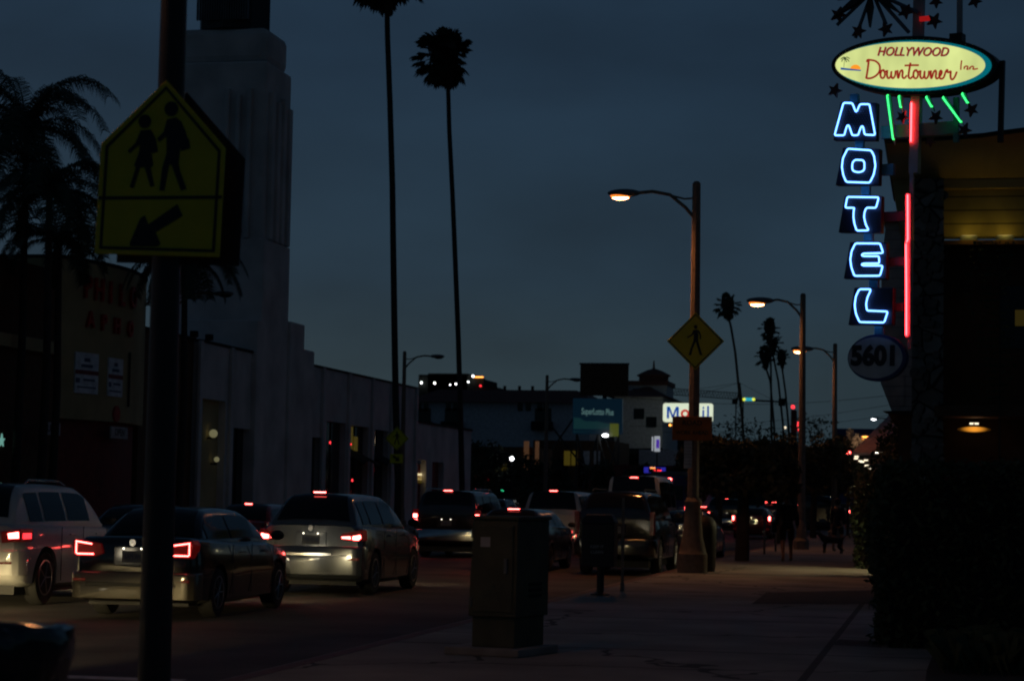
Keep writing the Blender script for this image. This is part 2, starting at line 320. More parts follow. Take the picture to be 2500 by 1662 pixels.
# ------------------------------------------------------------------ vehicles (rear bumper at y=0, nose towards +y)
def car(name, label, cat, loc, sp, group=None, rz=0, light=0):
    L_, Wd, H = sp['L'], sp['W'], sp['H']; hw = Wd / 2; paint = sp['paint']
    t = thing(name, label, cat, loc, rz, group)
    # body: cross sections from tail to nose
    st = sp['st']; rings = []
    for y, zb, zt, f in st:
        w = hw * f; h = zt - zb
        half = [(0, zb), (w * .86, zb), (w * .965, zb + .05), (w * .99, zb + h * .32), (w, zb + h * .55), (w * .985, zb + h * .78), (w * .95, zt - .045), (w * .86, zt), (w * .45, zt + .012), (0, zt + .015)]
        rings.append([Vector((x, y, z)) for x, z in half] + [Vector((-x, y, z)) for x, z in half[-2:0:-1]])
    body = part('body', MB().loft(rings), paint, t, smooth=38)
    wr = sp.get('wr', .33); ya, yb = sp['ax']
    cs = []
    for y in (ya, yb):
        for s in (-1, 1):
            cs.append(part('cutter', MB().lathe([(wr * 1.14, -.17), (wr * 1.14, .17)], 28, axis='X', o=(s * (hw - .08), y, wr)), None, t))
    cutaway(body, cs)
    # cabin
    (rb, rt, ft, fb), wb, wt, zb = sp['cab'], sp['cw'][0], sp['cw'][1], sp['belt']; zr = H - .03; cv = sp.get('cv', .8)
    def fz_(y):
        if y < rt: s = max(0, (y - rb) / (rt - rb)); return math.sin(math.pi / 2 * s) ** cv if cv < 2 else s
        if y > ft: s = max(0, (fb - y) / (fb - ft)); return math.sin(math.pi / 2 * s) ** .85
        return 1 + .03 * math.sin(math.pi * (y - rt) / (ft - rt))
    def wz(y, v):                                     # half width at height share v (0 belt, 1 roof edge)
        f = fz_(y) * v; return wb + (wt - wb) * f ** 1.25
    zt_ = lambda y: zb + (zr - zb) * fz_(y)
    def side(y, v, s, off=0): z = zb + (zt_(y) - zb - .05) * v; return Vector((s * (wz(y, v) + off), y, z + off * .3))
    def top(y, u, off=0): w = wz(y, 1); return Vector((w * u, y, zt_(y) - .05 * abs(u) ** 4 + off))
    ys = [rb + (rt - rb) * k / 7 for k in range(7)] + [rt + (ft - rt) * k / 6 for k in range(6)] + [ft + (fb - ft) * k / 7 for k in range(8)]; rg = []
    for y in ys:
        y = min(max(y, rb + .004), fb - .004); L1 = [side(y, v, -1) for v in (.0, .35, .7, .93)] + [top(y, u) for u in (-.93, -.6, 0, .6, .93)] + [side(y, v, 1) for v in (.93, .7, .35, .0)]
        rg.append([Vector((-wb, y, zb - .05))] + L1 + [Vector((wb, y, zb - .05))])
    part('roof', MB().loft(rg), paint, t, smooth=50)
    def patch(nm, F, u0, u1, v0, v1, nu=8, nv=4):
        mb = MB(); g = [[mb.b.verts.new(F(u0 + (u1 - u0) * a / nu, v0 + (v1 - v0) * c / nv)) for c in range(nv + 1)] for a in range(nu + 1)]
        for a in range(nu):
            for c in range(nv): mb.b.faces.new([g[a][c], g[a + 1][c], g[a + 1][c + 1], g[a][c + 1]])
        return part(nm, mb, 'glass', t, smooth=60)
    patch('rear_window', lambda y, u: top(y, u, .010) - Vector((0, .010, 0)), rb + (rt - rb) * sp.get('rw', .10), rt - (rt - rb) * .10, -.86, .86)
    patch('windscreen', lambda y, u: top(y, u, .010) + Vector((0, .010, 0)), ft + (fb - ft) * .06, fb - (fb - ft) * .08, -.9, .9)
    for s in (-1, 1):
        for u0, u1 in sp['win']: patch('side_window', lambda u, v: side(rb + (fb - rb) * u, v, s, .010), u0, u1, .10, .86)
    # wheels
    for y in (ya, yb):
        for s in (-1, 1):
            w = part('wheel', MB().lathe([(wr * .6, -.11), (wr * .93, -.11), (wr, -.07), (wr, .07), (wr * .93, .11), (wr * .6, .11)], 28, axis='X', o=(0, 0, 0)), 'tyre', t, smooth=40, loc=(s * (hw - .13), y, wr))
            r = MB().lathe([(wr * .15, s * .09), (wr * .16, s * .105)], 16, axis='X'); r.lathe([(wr * .6, s * .06), (wr * .66, s * .115), (wr * .6, s * .117), (wr * .56, s * .07)], 28, axis='X')
            for k in range(sp.get('spk', 7)):
                a = 2 * math.pi * k / sp.get('spk', 7); d = Vector((0, math.cos(a), math.sin(a))); r.tube([Vector((s * .10, 0, 0)), Vector((s * .095, 0, 0)) + d * wr * .6], .022, 4)
            part('rim', r, 'rim', w, smooth=40)
    # tail
    z0 = st[0][1]
    if sp.get('bumper'):
        zB0, zB1, bm = sp['bumper']
        rr = []
        for y, f in ((-.07, .80), (-.05, .90), (.02, .97), (.16, 1.0), (.30, 1.006)):
            w = hw * f; rr.append([Vector((-w, y, zB0)), Vector((w, y, zB0)), Vector((w, y - (.02 if f < 1 else 0), zB1 - .03)), Vector((w * .99, y, zB1)), Vector((-w * .99, y, zB1)), Vector((-w, y - (.02 if f < 1 else 0), zB1 - .03))])
        part('rear_bumper', MB().loft(rr), bm, t, smooth=50, bevel=.01)
    if sp.get('trim'):
        za, zc, tm = sp['trim']; part('bumper_trim', MB().box(-hw * .72, hw * .72, -.085, .0, za, zc), tm, t, bevel=.01)
    px, pz = sp.get('plate', (0, .85)); yr = sp.get('yr', -.012)
    pl = part('number_plate', MB().box(-.155, .155, -.012, .0, -.075, .075), 'plate', t, loc=(px, yr, pz))
    text('plate_characters', sp.get('num', '7KLM042'), .105, 'navy', pl, (0, -.013, 0), .001, sx=.6)
    part('plate_recess', MB().box(-.28, .28, -.006, .03, -.13, .12), 'plastic' if sp.get('prec') else paint, t, loc=(px, yr + .006, pz + .01), bevel=.01)
    for s in (-1, 1):
        if light: part('plate_lamp', MB().ball((0, 0, 0), .012, 8), 'platelamp', t, loc=(px + s * .13, yr - .02, pz + .105))
    tails(t, sp, hw)
    if sp.get('chmsl'):
        x, y, z, w = sp['chmsl']; c = part('high_brake_light', MB().box(-w, w, -.025, .02, -.016, .016), 'lens', t, loc=(x, y, z), bevel=.006); part('lamp_core', MB().box(-w * .85, w * .85, -.03, -.02, -.010, .010), 'brake', c)
    # mirrors, handles, lights at the nose, exhausts
    for s in (-1, 1):
        mm = MB().ball((0, 0, 0), .11, 12, 1.0, .6, .62); part('wing_mirror', mm, sp.get('mir', paint), t, smooth=60, loc=(s * (hw + .10), fb - .25, zb + .07))
        for yy in sp.get('handles', (ya + 1.0, ya + 2.05)): part('door_handle', MB().box(-.02, .02, -.11, .11, -.014, .014), sp.get('hm', paint), t, loc=(s * (hw * .985 + .005), yy, zb - .14), bevel=.008)
        part('headlight', MB().box(-.14, .14, -.10, .03, -.07, .07), 'headl' if light else 'chrome', t, bevel=.02, loc=(s * hw * .60, L_ - .02, sp.get('hz', .66)))
        if light: lamp('headlight_beam', 'SPOT', (s * hw * .68, L_ + .06, sp.get('hz', .66)), light, (1, .76, .36), t, .05, R(56), sp.get('bl', .45), (R(90 - sp.get('tilt', 22)), 0, 0))
        for yy in sp.get('seams', (ya + .55, ya + 1.15 + .25, fb - .1)): part('door_seam', MB().box(-.004, .004, -.006, .006, st[3][1] + .08, zb - .03), 'plastic', t, loc=(s * (hw * .9965), yy, 0))
    if sp.get('exh'):
        for x in sp['exh']: part('exhaust', MB().tube([(0, -.06, 0), (0, .3, 0)], .038, 12), 'chrome', t, smooth=40, loc=(x, 0, z0 + .01))
    if sp.get('rails'):
        for s in (-1, 1): part('roof_rail', MB().tube([(s * wt * .92, rt + .15, zr + .0), (s * wt * .92, rt + .3, zr + .06), (s * wt * .92, ft - .4, zr + .05), (s * wt * .92, ft - .2, zr - .0)], .017, 6), sp['rails'], t, smooth=40)
    part('underbody', MB().box(-hw * .8, hw * .8, .25, L_ - .3, .17, .32), 'plastic', t)
    if sp.get('badge'): part('badge', MB().lathe([(.045, -.012), (.05, 0)], 18, axis='Y', o=(0, 0, 0)), 'chrome', t, loc=(0, yr - .01, sp['badge']))
    if sp.get('wiper'): part('rear_wiper', MB().tube([(0, 0, 0), (.24, .0, .05)], .01, 5), 'plastic', t, loc=(0, rb - .06, zb + .08))
    return t

def tails(t, sp, hw):
    k = sp['tail']; zt = sp['tz']; yr = sp.get('yr', -.012)
    for s in (-1, 1):
        P = lambda pts: [(s * x, z) for x, z in pts]
        if k == 'c':      # two-row led hook in a wide lens
            lens = part('tail_light', MB().xz(P([(hw * .46, zt - .02), (hw * .50, zt + .10), (hw * .93, zt + .16), (hw * .97, zt + .1), (hw * .93, zt - .07), (hw * .6, zt - .07)]), yr - .012, .25), 'lens', t, bevel=.01)
            path = [(hw * .66, zt + .095), (hw * .90, zt + .125), (hw * .90, zt - .02), (hw * .88, zt - .035), (hw * .60, zt - .035)]
            mb = MB()
            for i in range(len(path) - 1):
                a, b = path[i], path[i + 1]; n = max(1, int(math.dist(a, b) / .024))
                for j in range(n): mb.ball((s * (a[0] + (b[0] - a[0]) * j / n), yr - .022, a[1] + (b[1] - a[1]) * j / n), .0105, 6)
            part('led_strip', mb, 'brake', lens)
        elif k == 'l':    # lamps split between wing and tailgate
            lens = part('tail_light', MB().xz(P([(hw * .56, zt + .02), (hw * .60, zt + .07), (hw * .98, zt + .13), (hw * .99, zt - .04), (hw * .80, zt - .06), (hw * .60, zt - .03)]), yr - .014, .3), 'lens', t, bevel=.01)
            mb = MB().xz(P([(hw * .60, zt - .008), (hw * .59, zt + .02), (hw * .76, zt + .028), (hw * .77, zt - .02)]), yr - .022, yr - .012)
            mb.xz(P([(hw * .80, zt - .03), (hw * .80, zt + .03), (hw * .95, zt + .055), (hw * .97, zt + .01), (hw * .92, zt - .035)]), yr - .022, yr - .012)
            part('lamp_core', mb, 'brake', lens, bevel=.006)
        elif k == 'wrap':
            lens = part('tail_light', MB().xz(P([(hw * .70, zt - .09), (hw * .68, zt + .07), (hw * 1.01, zt + .11), (hw * 1.012, zt - .06)]), yr - .02, .42), 'lens', t, bevel=.015)
            part('lamp_core', MB().xz(P([(hw * .82, zt - .03), (hw * .80, zt + .045), (hw * .98, zt + .07), (hw * .99, zt - .02)]), yr - .03, yr - .018), 'brake', lens, bevel=.01)
            part('side_marker', MB().box(hw * 1.012 * s - .004, hw * 1.012 * s + .012 * s, .05, .34, zt - .03, zt + .05), 'brakes', lens, bevel=.006)
        elif k == 'twin':
            lens = part('tail_light', MB().box(s * hw * .84, s * hw * .985, yr - .02, .1, zt - .19, zt + .24), 'lens', t, bevel=.02)
            for dz in (-.095, .055): part('lamp_core', MB().box(s * hw * .85, s * hw * .975, yr - .035, yr - .015, zt + dz - .05, zt + dz + .06), 'brake', lens, bevel=.03)
        elif k == 'vert':
            lens = part('tail_light', MB().box(s * hw * .86, s * hw * .985, yr - .02, .1, zt - .22, zt + .22), 'lens', t, bevel=.02)
            part('lamp_core', MB().box(s * hw * .875, s * hw * .97, yr - .035, yr - .015, zt - .03, zt + .17), 'brake', lens, bevel=.02)
        elif k == 'round':
            lens = part('tail_light', MB().ball((s * hw * .86, yr - .0, zt), .11, 14, 1, .3, 1), 'lens', t, smooth=60)
            part('lamp_core', MB().ball((s * hw * .86, yr - .03, zt), .125, 12, 1, .3, 1), 'brake', lens, smooth=60)
        elif k == 'off':
            part('tail_light', MB().box(s * hw * .86, s * hw * .985, yr - .02, .1, zt - .25, zt + .25), 'lensoff', t, bevel=.02)
        if sp.get('refl'): 
            x, z = sp['refl']; part('bumper_reflector', MB().box(s * hw * x - .09, s * hw * x + .09, -.085, -.03, z - .018, z + .018), 'lens', t, bevel=.006)

def spec(kind, **k):
    if kind == 'sedan':
        d = dict(L=4.85, W=1.83, H=1.46, belt=.98, st=[(0, .32, .93, .82), (.03, .28, 1.0, .87), (.08, .24, 1.035, .92), (.2, .21, 1.045, .965), (.4, .2, 1.045, .985), (1.0, .18, 1.02, 1), (2.2, .17, .97, 1), (3.4, .18, .96, 1), (4.2, .2, .86, .97), (4.7, .22, .74, .88), (4.85, .28, .62, .74)],
                 cab=(.62, 1.35, 2.6, 3.55), cw=(.76, .56), win=[(.10, .42), (.45, .80)], ax=(1.02, 3.82), wr=.33, tail='c', tz=.84, plate=(0, .80), chmsl=None, trim=(.42, .47, 'plastic'), refl=(.82, .46), exh=(-.55, .55), badge=.98)
    elif kind == 'suv':
        d = dict(L=4.65, W=1.88, H=1.67, belt=1.10, st=[(0, .34, 1.12, .90), (.06, .28, 1.14, .95), (.3, .22, 1.13, .99), (1.0, .2, 1.11, 1), (2.2, .2, 1.07, 1), (3.3, .2, 1.05, 1), (4.0, .22, .98, .97), (4.5, .24, .86, .9), (4.65, .3, .72, .78)],
                 cab=(.06, .62, 2.35, 3.4), cw=(.80, .58), win=[(.14, .26), (.29, .52), (.55, .80)], ax=(.92, 3.72), wr=.36, tail='l', tz=.94, plate=(0, .90), prec=0, chmsl=(0, .50, 1.67, .13), bumper=(.34, .80, k.get('paint')), trim=(.64, .70, 'chrome'), refl=(.84, .60), exh=(-.6,), badge=1.09, wiper=1)
    elif kind == 'offroad':
        d = dict(L=4.82, W=1.94, H=1.74, belt=1.13, st=[(0, .42, 1.13, .90), (.06, .36, 1.15, .96), (.3, .28, 1.15, .995), (1.0, .25, 1.14, 1), (2.2, .24, 1.11, 1), (3.4, .24, 1.09, 1), (4.1, .26, 1.04, .97), (4.6, .3, .96, .92), (4.82, .34, .8, .82)],
                 cab=(.08, .72, 2.6, 3.45), cw=(.84, .66), win=[(.16, .30), (.33, .56), (.59, .84)], ax=(.98, 3.89), wr=.39, tail='wrap', tz=.98, plate=(0, .88), chmsl=(0, .62, 1.72, .14), bumper=(.44, .80, k.get('paint')), refl=(.80, .62), exh=(.6,), wiper=1, rails='chrome', spk=5)
    elif kind == 'bigsuv':
        d = dict(L=5.1, W=1.98, H=1.92, belt=1.22, st=[(0, .5, 1.2, .93), (.06, .42, 1.22, .97), (.3, .34, 1.22, 1), (1.0, .3, 1.21, 1), (2.5, .3, 1.2, 1), (3.5, .3, 1.18, 1), (4.3, .32, 1.14, .98), (4.9, .36, 1.08, .95), (5.1, .4, .9, .85)],
                 cv=.5, cab=(.04, .26, 3.1, 3.75), cw=(.88, .74), win=[(.05, .28), (.31, .56), (.59, .87)], ax=(1.1, 4.1), wr=.40, tail='twin', tz=1.12, plate=(0, .98), prec=1, chmsl=(0, .18, 1.90, .15), bumper=(.48, .80, 'chrome'), exh=(.55,), rails='chrome', spk=6)
    elif kind == 'van':
        d = dict(L=5.6, W=2.06, H=2.58, belt=1.35, st=[(0, .45, 1.42, .97), (.05, .4, 1.44, .985), (.3, .35, 1.44, 1), (1.2, .33, 1.44, 1), (2.5, .33, 1.42, 1), (3.8, .33, 1.38, 1), (4.6, .34, 1.25, .98), (5.4, .36, 1.0, .92), (5.6, .4, .8, .84)],
                 cab=(.02, .14, 4.0, 4.75), cw=(.97, .84), win=[(.05, .33), (.36, .62), (.66, .9)], ax=(1.1, 4.6), wr=.36, cv=.35, tail='vert', tz=1.15, plate=(.4, .72), chmsl=(0, .10, 2.50, .16), bumper=(.42, .66, 'plastic'), spk=5)
    elif kind == 'pickup':
        d = dict(L=5.6, W=2.0, H=1.97, belt=1.24, st=[(0, .5, 1.22, .95), (.05, .44, 1.24, .975), (.3, .38, 1.24, 1), (1.2, .34, 1.23, 1), (2.6, .34, 1.22, 1), (3.8, .34, 1.2, 1), (4.7, .35, 1.14, .98), (5.4, .38, 1.04, .95), (5.6, .42, .9, .85)],
                 cab=(.05, .30, 3.5, 4.15), cw=(.90, .73), win=[(.05, .30), (.33, .58), (.61, .87)], ax=(1.2, 4.6), wr=.40, tail='vert', tz=1.1, plate=(0, .85), chmsl=(0, .24, 1.96, .14), bumper=(.44, .66, 'chrome'))
    d.update(k); return d

def below(px, py_, z=RZ): p = G(px, py_, z); return p
# near cars: placed by where the right rear tyre meets the road
def near(name, label, cat, px, py, sp, group='cars queuing in the traffic lanes', light=0, dx=0):
    w = G(px, py, RZ); t = car(name, label, cat, (w.x - sp['W'] / 2 + .02 + dx, w.y - sp['ax'][0], RZ), sp, group, 0, light); t.scale = (1, 1, sp.get('zs', 1.07)); return t
QG = 'cars queuing in the traffic lanes'
white_jeep = near('off_road_car', 'white off-road estate car cut off by the left edge, with chrome roof rails', 'car', 108, 1476, spec('offroad', paint='p_white', num='8FDR216', mir='plastic'), light=60)
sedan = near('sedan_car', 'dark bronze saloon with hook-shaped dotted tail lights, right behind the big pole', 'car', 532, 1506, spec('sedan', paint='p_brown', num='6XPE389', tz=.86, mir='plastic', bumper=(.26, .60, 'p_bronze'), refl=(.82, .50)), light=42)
suv = near('estate_suv', 'silver blue SUV with gold light on its tailgate and a dark raked rear window', 'car', 915, 1451, spec('suv', paint='p_silver', num='7TRW530', mir='plastic'), light=26)
def far(name, label, cat, px, D, sp, light=0, group=QG, rz=0):
    w = AT(px, D, RZ); return car(name, label, cat, (w.x, w.y, RZ), sp, group, rz, light)
bsuv = far('large_suv', 'big black SUV with two stacked square tail lights and a chrome bumper', 'car', 1088, 60.5, spec('bigsuv', paint='p_black', num='5GHK771'), 60)
hatch = far('small_hatchback', 'small dark hatchback whose long high brake light shows just above the grey utility cabinet', 'car', 1243, 50.5, spec('suv', W=1.78, H=1.50, belt=1.02, L=4.2, cab=(.06, .5, 2.4, 3.2), ax=(.75, 3.3), wr=.32, paint='p_black', chmsl=(.02, .36, 1.47, .17), bumper=(.32, .7, 'p_black'), tz=.86, badge=None, refl=None, tail='l', exh=None, num='8BNA664', mir='plastic'), 190)
pick = far('white_suv', 'large white SUV with a rectangular tail light, waiting behind the white van', 'car', 1346, 65, spec('pickup', paint='p_white', num='9CDT105'), 50)
van = far('passenger_van', 'tall white passenger van with a wide dark rear window', 'van', 1545, 74.5, spec('van', paint='p_white', num='4RYU912'), 50)
park = near('parked_suv', 'black SUV parked unlit at the red kerb beside the lamp post with the pedestal', 'car', 1612, 1403, spec('bigsuv', W=1.9, H=1.82, L=4.9, paint='p_black', tail='off', chmsl=None, cab=(.04, .35, 3.0, 3.7), cw=(.86, .66), bumper=(.45, .78, 'p_black'), rails='plastic', num='6LMS337'), group='cars parked along the kerb')
dk = far('red_sedan', 'dark red low car mostly hidden behind the silver blue SUV, its high brake light lit', 'car', 566, 52, spec('sedan', paint='p_red', chmsl=(0, 1.2, 1.47, .11), tail='off', tz=.8, num='3KJD448', H=1.50))
db = far('blue_sedan', 'dark blue saloon in the far lane, seen between the white off-road car and bronze saloon', 'car', 272, 41, spec('sedan', paint='p_blue', tail='off', tz=.8, num='7DWP220', H=1.50))
kb = far('parked_sedan', 'blue-grey saloon parked in front of the black parked SUV by the pedestal lamp post', 'car', 1660, 62, spec('sedan', paint='p_grey', tail='off', tz=.8, num='2QAS871'), group='cars parked along the kerb')
# a line of traffic further on
A1 = far('distant_coupe', 'dark car with round tail lights and a long high brake light behind the lamp post', 'car', 1700, 122, spec('sedan', paint='p_black', tail='round', tz=.92, chmsl=(.25, .9, 1.35, .26)), 10)
A2 = far('distant_suv', 'black SUV between two pairs of stacked red lamps, just beyond the pedestal lamp post', 'car', 1768, 112, spec('bigsuv', W=1.85, H=1.85, paint='p_black', tail='twin', tz=1.0, chmsl=(0, .3, 1.82, .2), num='8HHG450'), 10)
A3 = far('distant_red_car', 'dark red car with a curved tail light close to the street tree trunk', 'car', 1834, 98, spec('sedan', paint='p_red', tail='vert', tz=.88, chmsl=None, W=1.8), 0)
A4 = far('distant_silver_car', 'small silver car far down the road beside the person in the red cap', 'car', 1888, 142, spec('suv', paint='p_silver', tail='round', tz=.9, chmsl=(-.3, .3, 1.66, .3)), 0)
A5 = far('distant_van', 'dark van with one pale lamp seen between the two walking people', 'van', 1990, 118, spec('van', paint='p_black', H=2.1, W=2.0, tail='off', chmsl=None), 0, 'cars parked along the kerb')
part('reversing_lamp', MB().ball((-.8, -.05, 1.65), .09, 10, 1.3, .5, .8), 'ywhite', A5); part('marker_lamp', MB().box(-.86, -.8, -.06, -.03, .75, 1.0), 'platelamp', A5)
A6 = far('distant_hatchback', 'dark hatchback with lit round tail lights between the lamp post and black SUV', 'car', 1722, 150, spec('suv', paint='p_black', tail='round', tz=.95, chmsl=(0, .3, 1.66, .3), num='4TTB190'), 0)
A7 = far('distant_wagon', 'dark estate car with three red lights just left of the person in the red cap', 'car', 1898, 172, spec('suv', paint='p_black', tail='round', tz=.95, chmsl=(0, .3, 1.66, .3), num='2PLD087'), 0)
A8 = far('distant_minivan', 'dark people carrier with one tail light peeping out left of the pedestal lamp post', 'car', 1655, 135, spec('suv', paint='p_grey', tail='round', tz=1.0, chmsl=None, num='9YGG721'), 0)
A9 = far('distant_saloon', 'small dark saloon with red lights right of the person in the red cap', 'car', 1952, 190, spec('sedan', paint='p_black', tail='round', tz=.95, chmsl=(0, .9, 1.4, .3), num='1KSW332'), 0)
FARS = [(2048, 168, 'p_black', 'leftmost of three at the far end of the pavement gap'), (2070, 190, 'p_grey', 'middle of three at the far end of the pavement gap'), (2084, 205, 'p_black', 'rightmost of three at the far end of the pavement gap')]
for i, (px, D, p, lb) in enumerate(FARS): far('far_car', 'tiny dark car, ' + lb, 'car', px - 16, D, spec('sedan' if i != 1 else 'suv', paint=p, tail='round', tz=.95, chmsl=None))
# out of the frame behind the near cars: the two whose headlights light them
q1 = car('following_saloon', 'grey saloon following the bronze saloon with headlights on', 'car', (sedan.location.x - .1, sedan.location.y - 19.5, RZ), spec('sedan', paint='p_grey', num='7UHB556', hz=.62, tilt=27.2, bl=.18), QG, 0, 1900)
q2 = car('following_suv', 'grey SUV following the white off-road car with headlights on', 'car', (white_jeep.location.x, white_jeep.location.y - 13.5, RZ), spec('suv', paint='p_grey', num='5OPL903', hz=.68, tilt=25.6, bl=.3), QG, 0, 2200)

# city bus beyond the white van
bw = AT(1627, 118, RZ); bus = thing('city_bus', 'dark blue city bus with red lamps high on its back, beyond the white van', 'bus', (bw.x, bw.y, RZ), 0)
part('body', MB().box(-1.27, 1.27, 0, 12, .35, 3.05), 'navy', bus, bevel=.12); part('rear_window', MB().box(-.9, .9, -.02, .0, 1.7, 2.5), 'glass', bus, bevel=.01)
part('roof_pod', MB().box(-1.0, 1.0, .6, 4, 3.05, 3.3), 'grey', bus, bevel=.06); part('rear_bumper', MB().box(-1.27, 1.27, -.1, .0, .4, .62), 'plastic', bus, bevel=.02)
for s in (-1, 1):
    part('tail_light', MB().box(s * 1.08 - .07, s * 1.08 + .07, -.03, 0, 1.15, 1.35), 'brake', bus, bevel=.02)
    for y in (2.5, 9): part('wheel', MB().lathe([(.3, -.14), (.48, -.14), (.5, 0), (.48, .14), (.3, .14)], 20, axis='X', o=(s * 1.14, y, .5)), 'tyre', bus, smooth=40)
part('high_lamp', MB().box(-.35, .25, -.04, 0, 2.78, 2.92), 'brake', bus, bevel=.02)
for z in (1.0, 1.4, 1.8, 2.2): part('side_lamp', MB().box(-1.30, -1.27, .1, .3, z, z + .1), 'brakes', bus)

# oncoming traffic: small headlights far off on the left lanes
for i, (px, D, lb) in enumerate(((1176, 150, 'leftmost of the oncoming cars, seen left of the small hatchback'), (1192, 128, 'middle of the oncoming cars, amber lamps over the black SUV'), (1216, 170, 'rightmost of the oncoming cars, left of the white SUV'))):
    w = AT(px, D, RZ); c = car('oncoming_car', 'pale car with headlights on, ' + lb, 'car', (w.x, w.y + 4.85, RZ), spec('suv', paint='p_grey', tail='off', tz=.9, chmsl=None, H=1.6), 'oncoming cars far off', math.pi, 0)
    for ch in c.children:
        if ch.name.startswith('headlight'): ch.data.materials[0] = M['amber']

# ------------------------------------------------------------------ street lamps
def street_lamp(label, base, H, arm, side, lit, col='sodium', pedestal=False, power=130, group='street lamps', hs=1):
    t = thing('street_lamp', label, 'street lamp', base, 0, group); hr = .11
    if pedestal:
        part('base', MB().lathe([(.34, 0), (.34, .42), (.31, .46), (.29, .55), (.23, .8), (.20, 1.15), (.18, 1.5), (.20, 1.54), (.20, 1.6), (.15, 1.68)], 16), 'pole', t, smooth=30)
    else:
        part('base', MB().lathe([(.26, 0), (.26, .3), (.18, .4), (.17, .9), (.13, 1.0)], 12), 'pole', t, smooth=30)
    part('pole', MB().tube([(0, 0, 1.0), (0, 0, H - .05), (0, 0, H)], [hr * 1.25, hr * .85, hr * .5], 8), 'pole', t)
    a = side * arm; z = H - .35; up = -.05
    pts = [(0, 0, z - .55), (a * .18, 0, z - .25), (a * .45, 0, z + .05), (a * .75, 0, z + .13), (a * 1.0, 0, z + .10)]
    part('arm', MB().tube(pts, .04, 8), 'pole', t, smooth=50)
    part('brace', MB().tube([(0, 0, z - .03), (a * .2, 0, z - .05), (a * .45, 0, z + .04)], .022, 6), 'pole', t, smooth=50)
    hx = a * 1.0 + side * .32; hd = part('lamp_head', MB().ball((0, 0, 0), .34, 18, 1.15, .45, .28), 'grey', t, smooth=60, loc=(hx, 0, z + .10))
    part('diffuser', MB().ball((side * .08, 0, -.055), .24, 18, 1.0, .5, .36), col if lit else 'glass', hd, smooth=60)
    hd.scale = (hs, hs, hs)
    if lit: part('bulb', MB().ball((side * .08, 0, -.085), .205, 14, 1.0, .5, .36), 'bulb' if col == 'sodium' else 'cwhite', hd, smooth=60)
    if lit and power:
        cc = (1, .36, .10) if col == 'sodium' else (.95, 1, .95)
        lamp('lamp_light', 'SPOT', (hx + side * .06, 0, z - .10), power * 1.5, cc, t, .12, R(158), .8)
    return t
def lampat(px, D, **k): p = AT(px, D, 0); return Vector((p.x, p.y, 0))
b1 = G(1690, 1397, 0)
street_lamp('nearest lit lamp post, fluted concrete pedestal, carrying the big yellow pedestrian diamond', b1, YP(1709, 443, b1.y).z, 1.35, -1, 1, pedestal=True, power=230)
b2 = lampat(1956, 72.8); H2 = YP(1968, 716, b2.y).z
street_lamp('second lit lamp post, orange lamp between the small palms and the motel letters', b2, H2, 1.15, -1, 1, power=190, hs=1.25)
b3 = lampat(2036, 95.4); street_lamp('third lit lamp post, orange lamp right beside the second post', b3, YP(2040, 838, b3.y).z, 1.15, -1, 1, power=150, hs=1.35)
for px, py, D, lb in ((2178, 1020, 184, 'far white-lit lamp over the pink roof, upper of two'), (2194, 1034, 204, 'far white-lit lamp over the pink roof, lower of two')):
    b = lampat(px, D); street_lamp(lb, b, YP(px, py, b.y).z + .2, 1.2, -1, 1, 'cwhite', power=40)
for px, py, D, arm, lb in ((402, 700, 75, 1.6, 'unlit lamp on the far pavement just right of the big pole'), (979, 857, 106, 1.35, 'unlit lamp post beside the tall left fan palm'), (1330, 915, 124, 1.35, 'unlit lamp post left of the dark billboard')):
    b = lampat(px, D); street_lamp(lb, b, YP(px, py, b.y).z, arm, 1, 0)

# ------------------------------------------------------------------ traffic signs
def walker(parent, m, s=1.0, y=-.012, flip=1):
    """walking figure of a pedestrian sign, in metres for a 0.76 m sign"""
    f = flip; mb = MB(); e = .004
    mb.ell((.0, .255 * s), .032 * s, .036 * s, y, y - e, 16)
    for pts in ([(-.045, .20), (.035, .205), (.05, .10), (.045, .0), (-.035, .0), (-.03, .10)], [(-.04, .195), (-.075, .12), (-.15, .075), (-.145, .052), (-.06, .095), (-.02, .15)],
                [(.035, .205), (.075, .17), (.10, .10), (.095, .03), (.075, .035), (.078, .10), (.05, .15)], [(-.035, .01), (.01, .01), (-.045, -.13), (-.075, -.25), (-.12, -.25), (-.085, -.12)],
                [(.0, .01), (.045, .01), (.085, -.12), (.125, -.25), (.08, -.25), (.045, -.13)]):
        mb.xz([(f * x * s, z * s) for x, z in pts], y, y - e)
    return part('walking_figure', mb, m, parent)
def diamond(label, p, h, m, group=None, yawz=0, back=.03, rot=0):
    t = thing('pedestrian_sign', label, 'road sign', p, yawz, group); c = .86
    d = lambda r: [(0, -r), (r, 0), (0, r), (-r, 0)]
    face = part('sign_face', MB().xz(d(h), 0, .006), m, t, bevel=.002)
    o = d(h * .95); i = d(h * .90); mb = MB()
    for k in range(4): mb.xz([o[k], o[(k + 1) % 4], i[(k + 1) % 4], i[k]], -.001, -.004)
    part('border', mb, 'sign_k', t); walker(t, 'sign_k', h / .54 * 1.05, -.001); part('bracket', MB().box(-.03, .03, .006, .12, -.3, .3), 'grey', t)
    return t
p = YP(1700, 834, b1.y); p.y -= .17; hd_ = (YP(1770, 834, b1.y) - YP(1700, 834, b1.y)).length
diamond('large yellow diamond sign with a walking figure on the pedestal lamp post', p, hd_, 'sign_y')
p = YP(969, 1070, 91); diamond('small bright yellow diamond crossing sign on the far side, above its arrow plate', p, (YP(998, 1070, 91) - YP(969, 1070, 91)).length, 'sign_ylit')
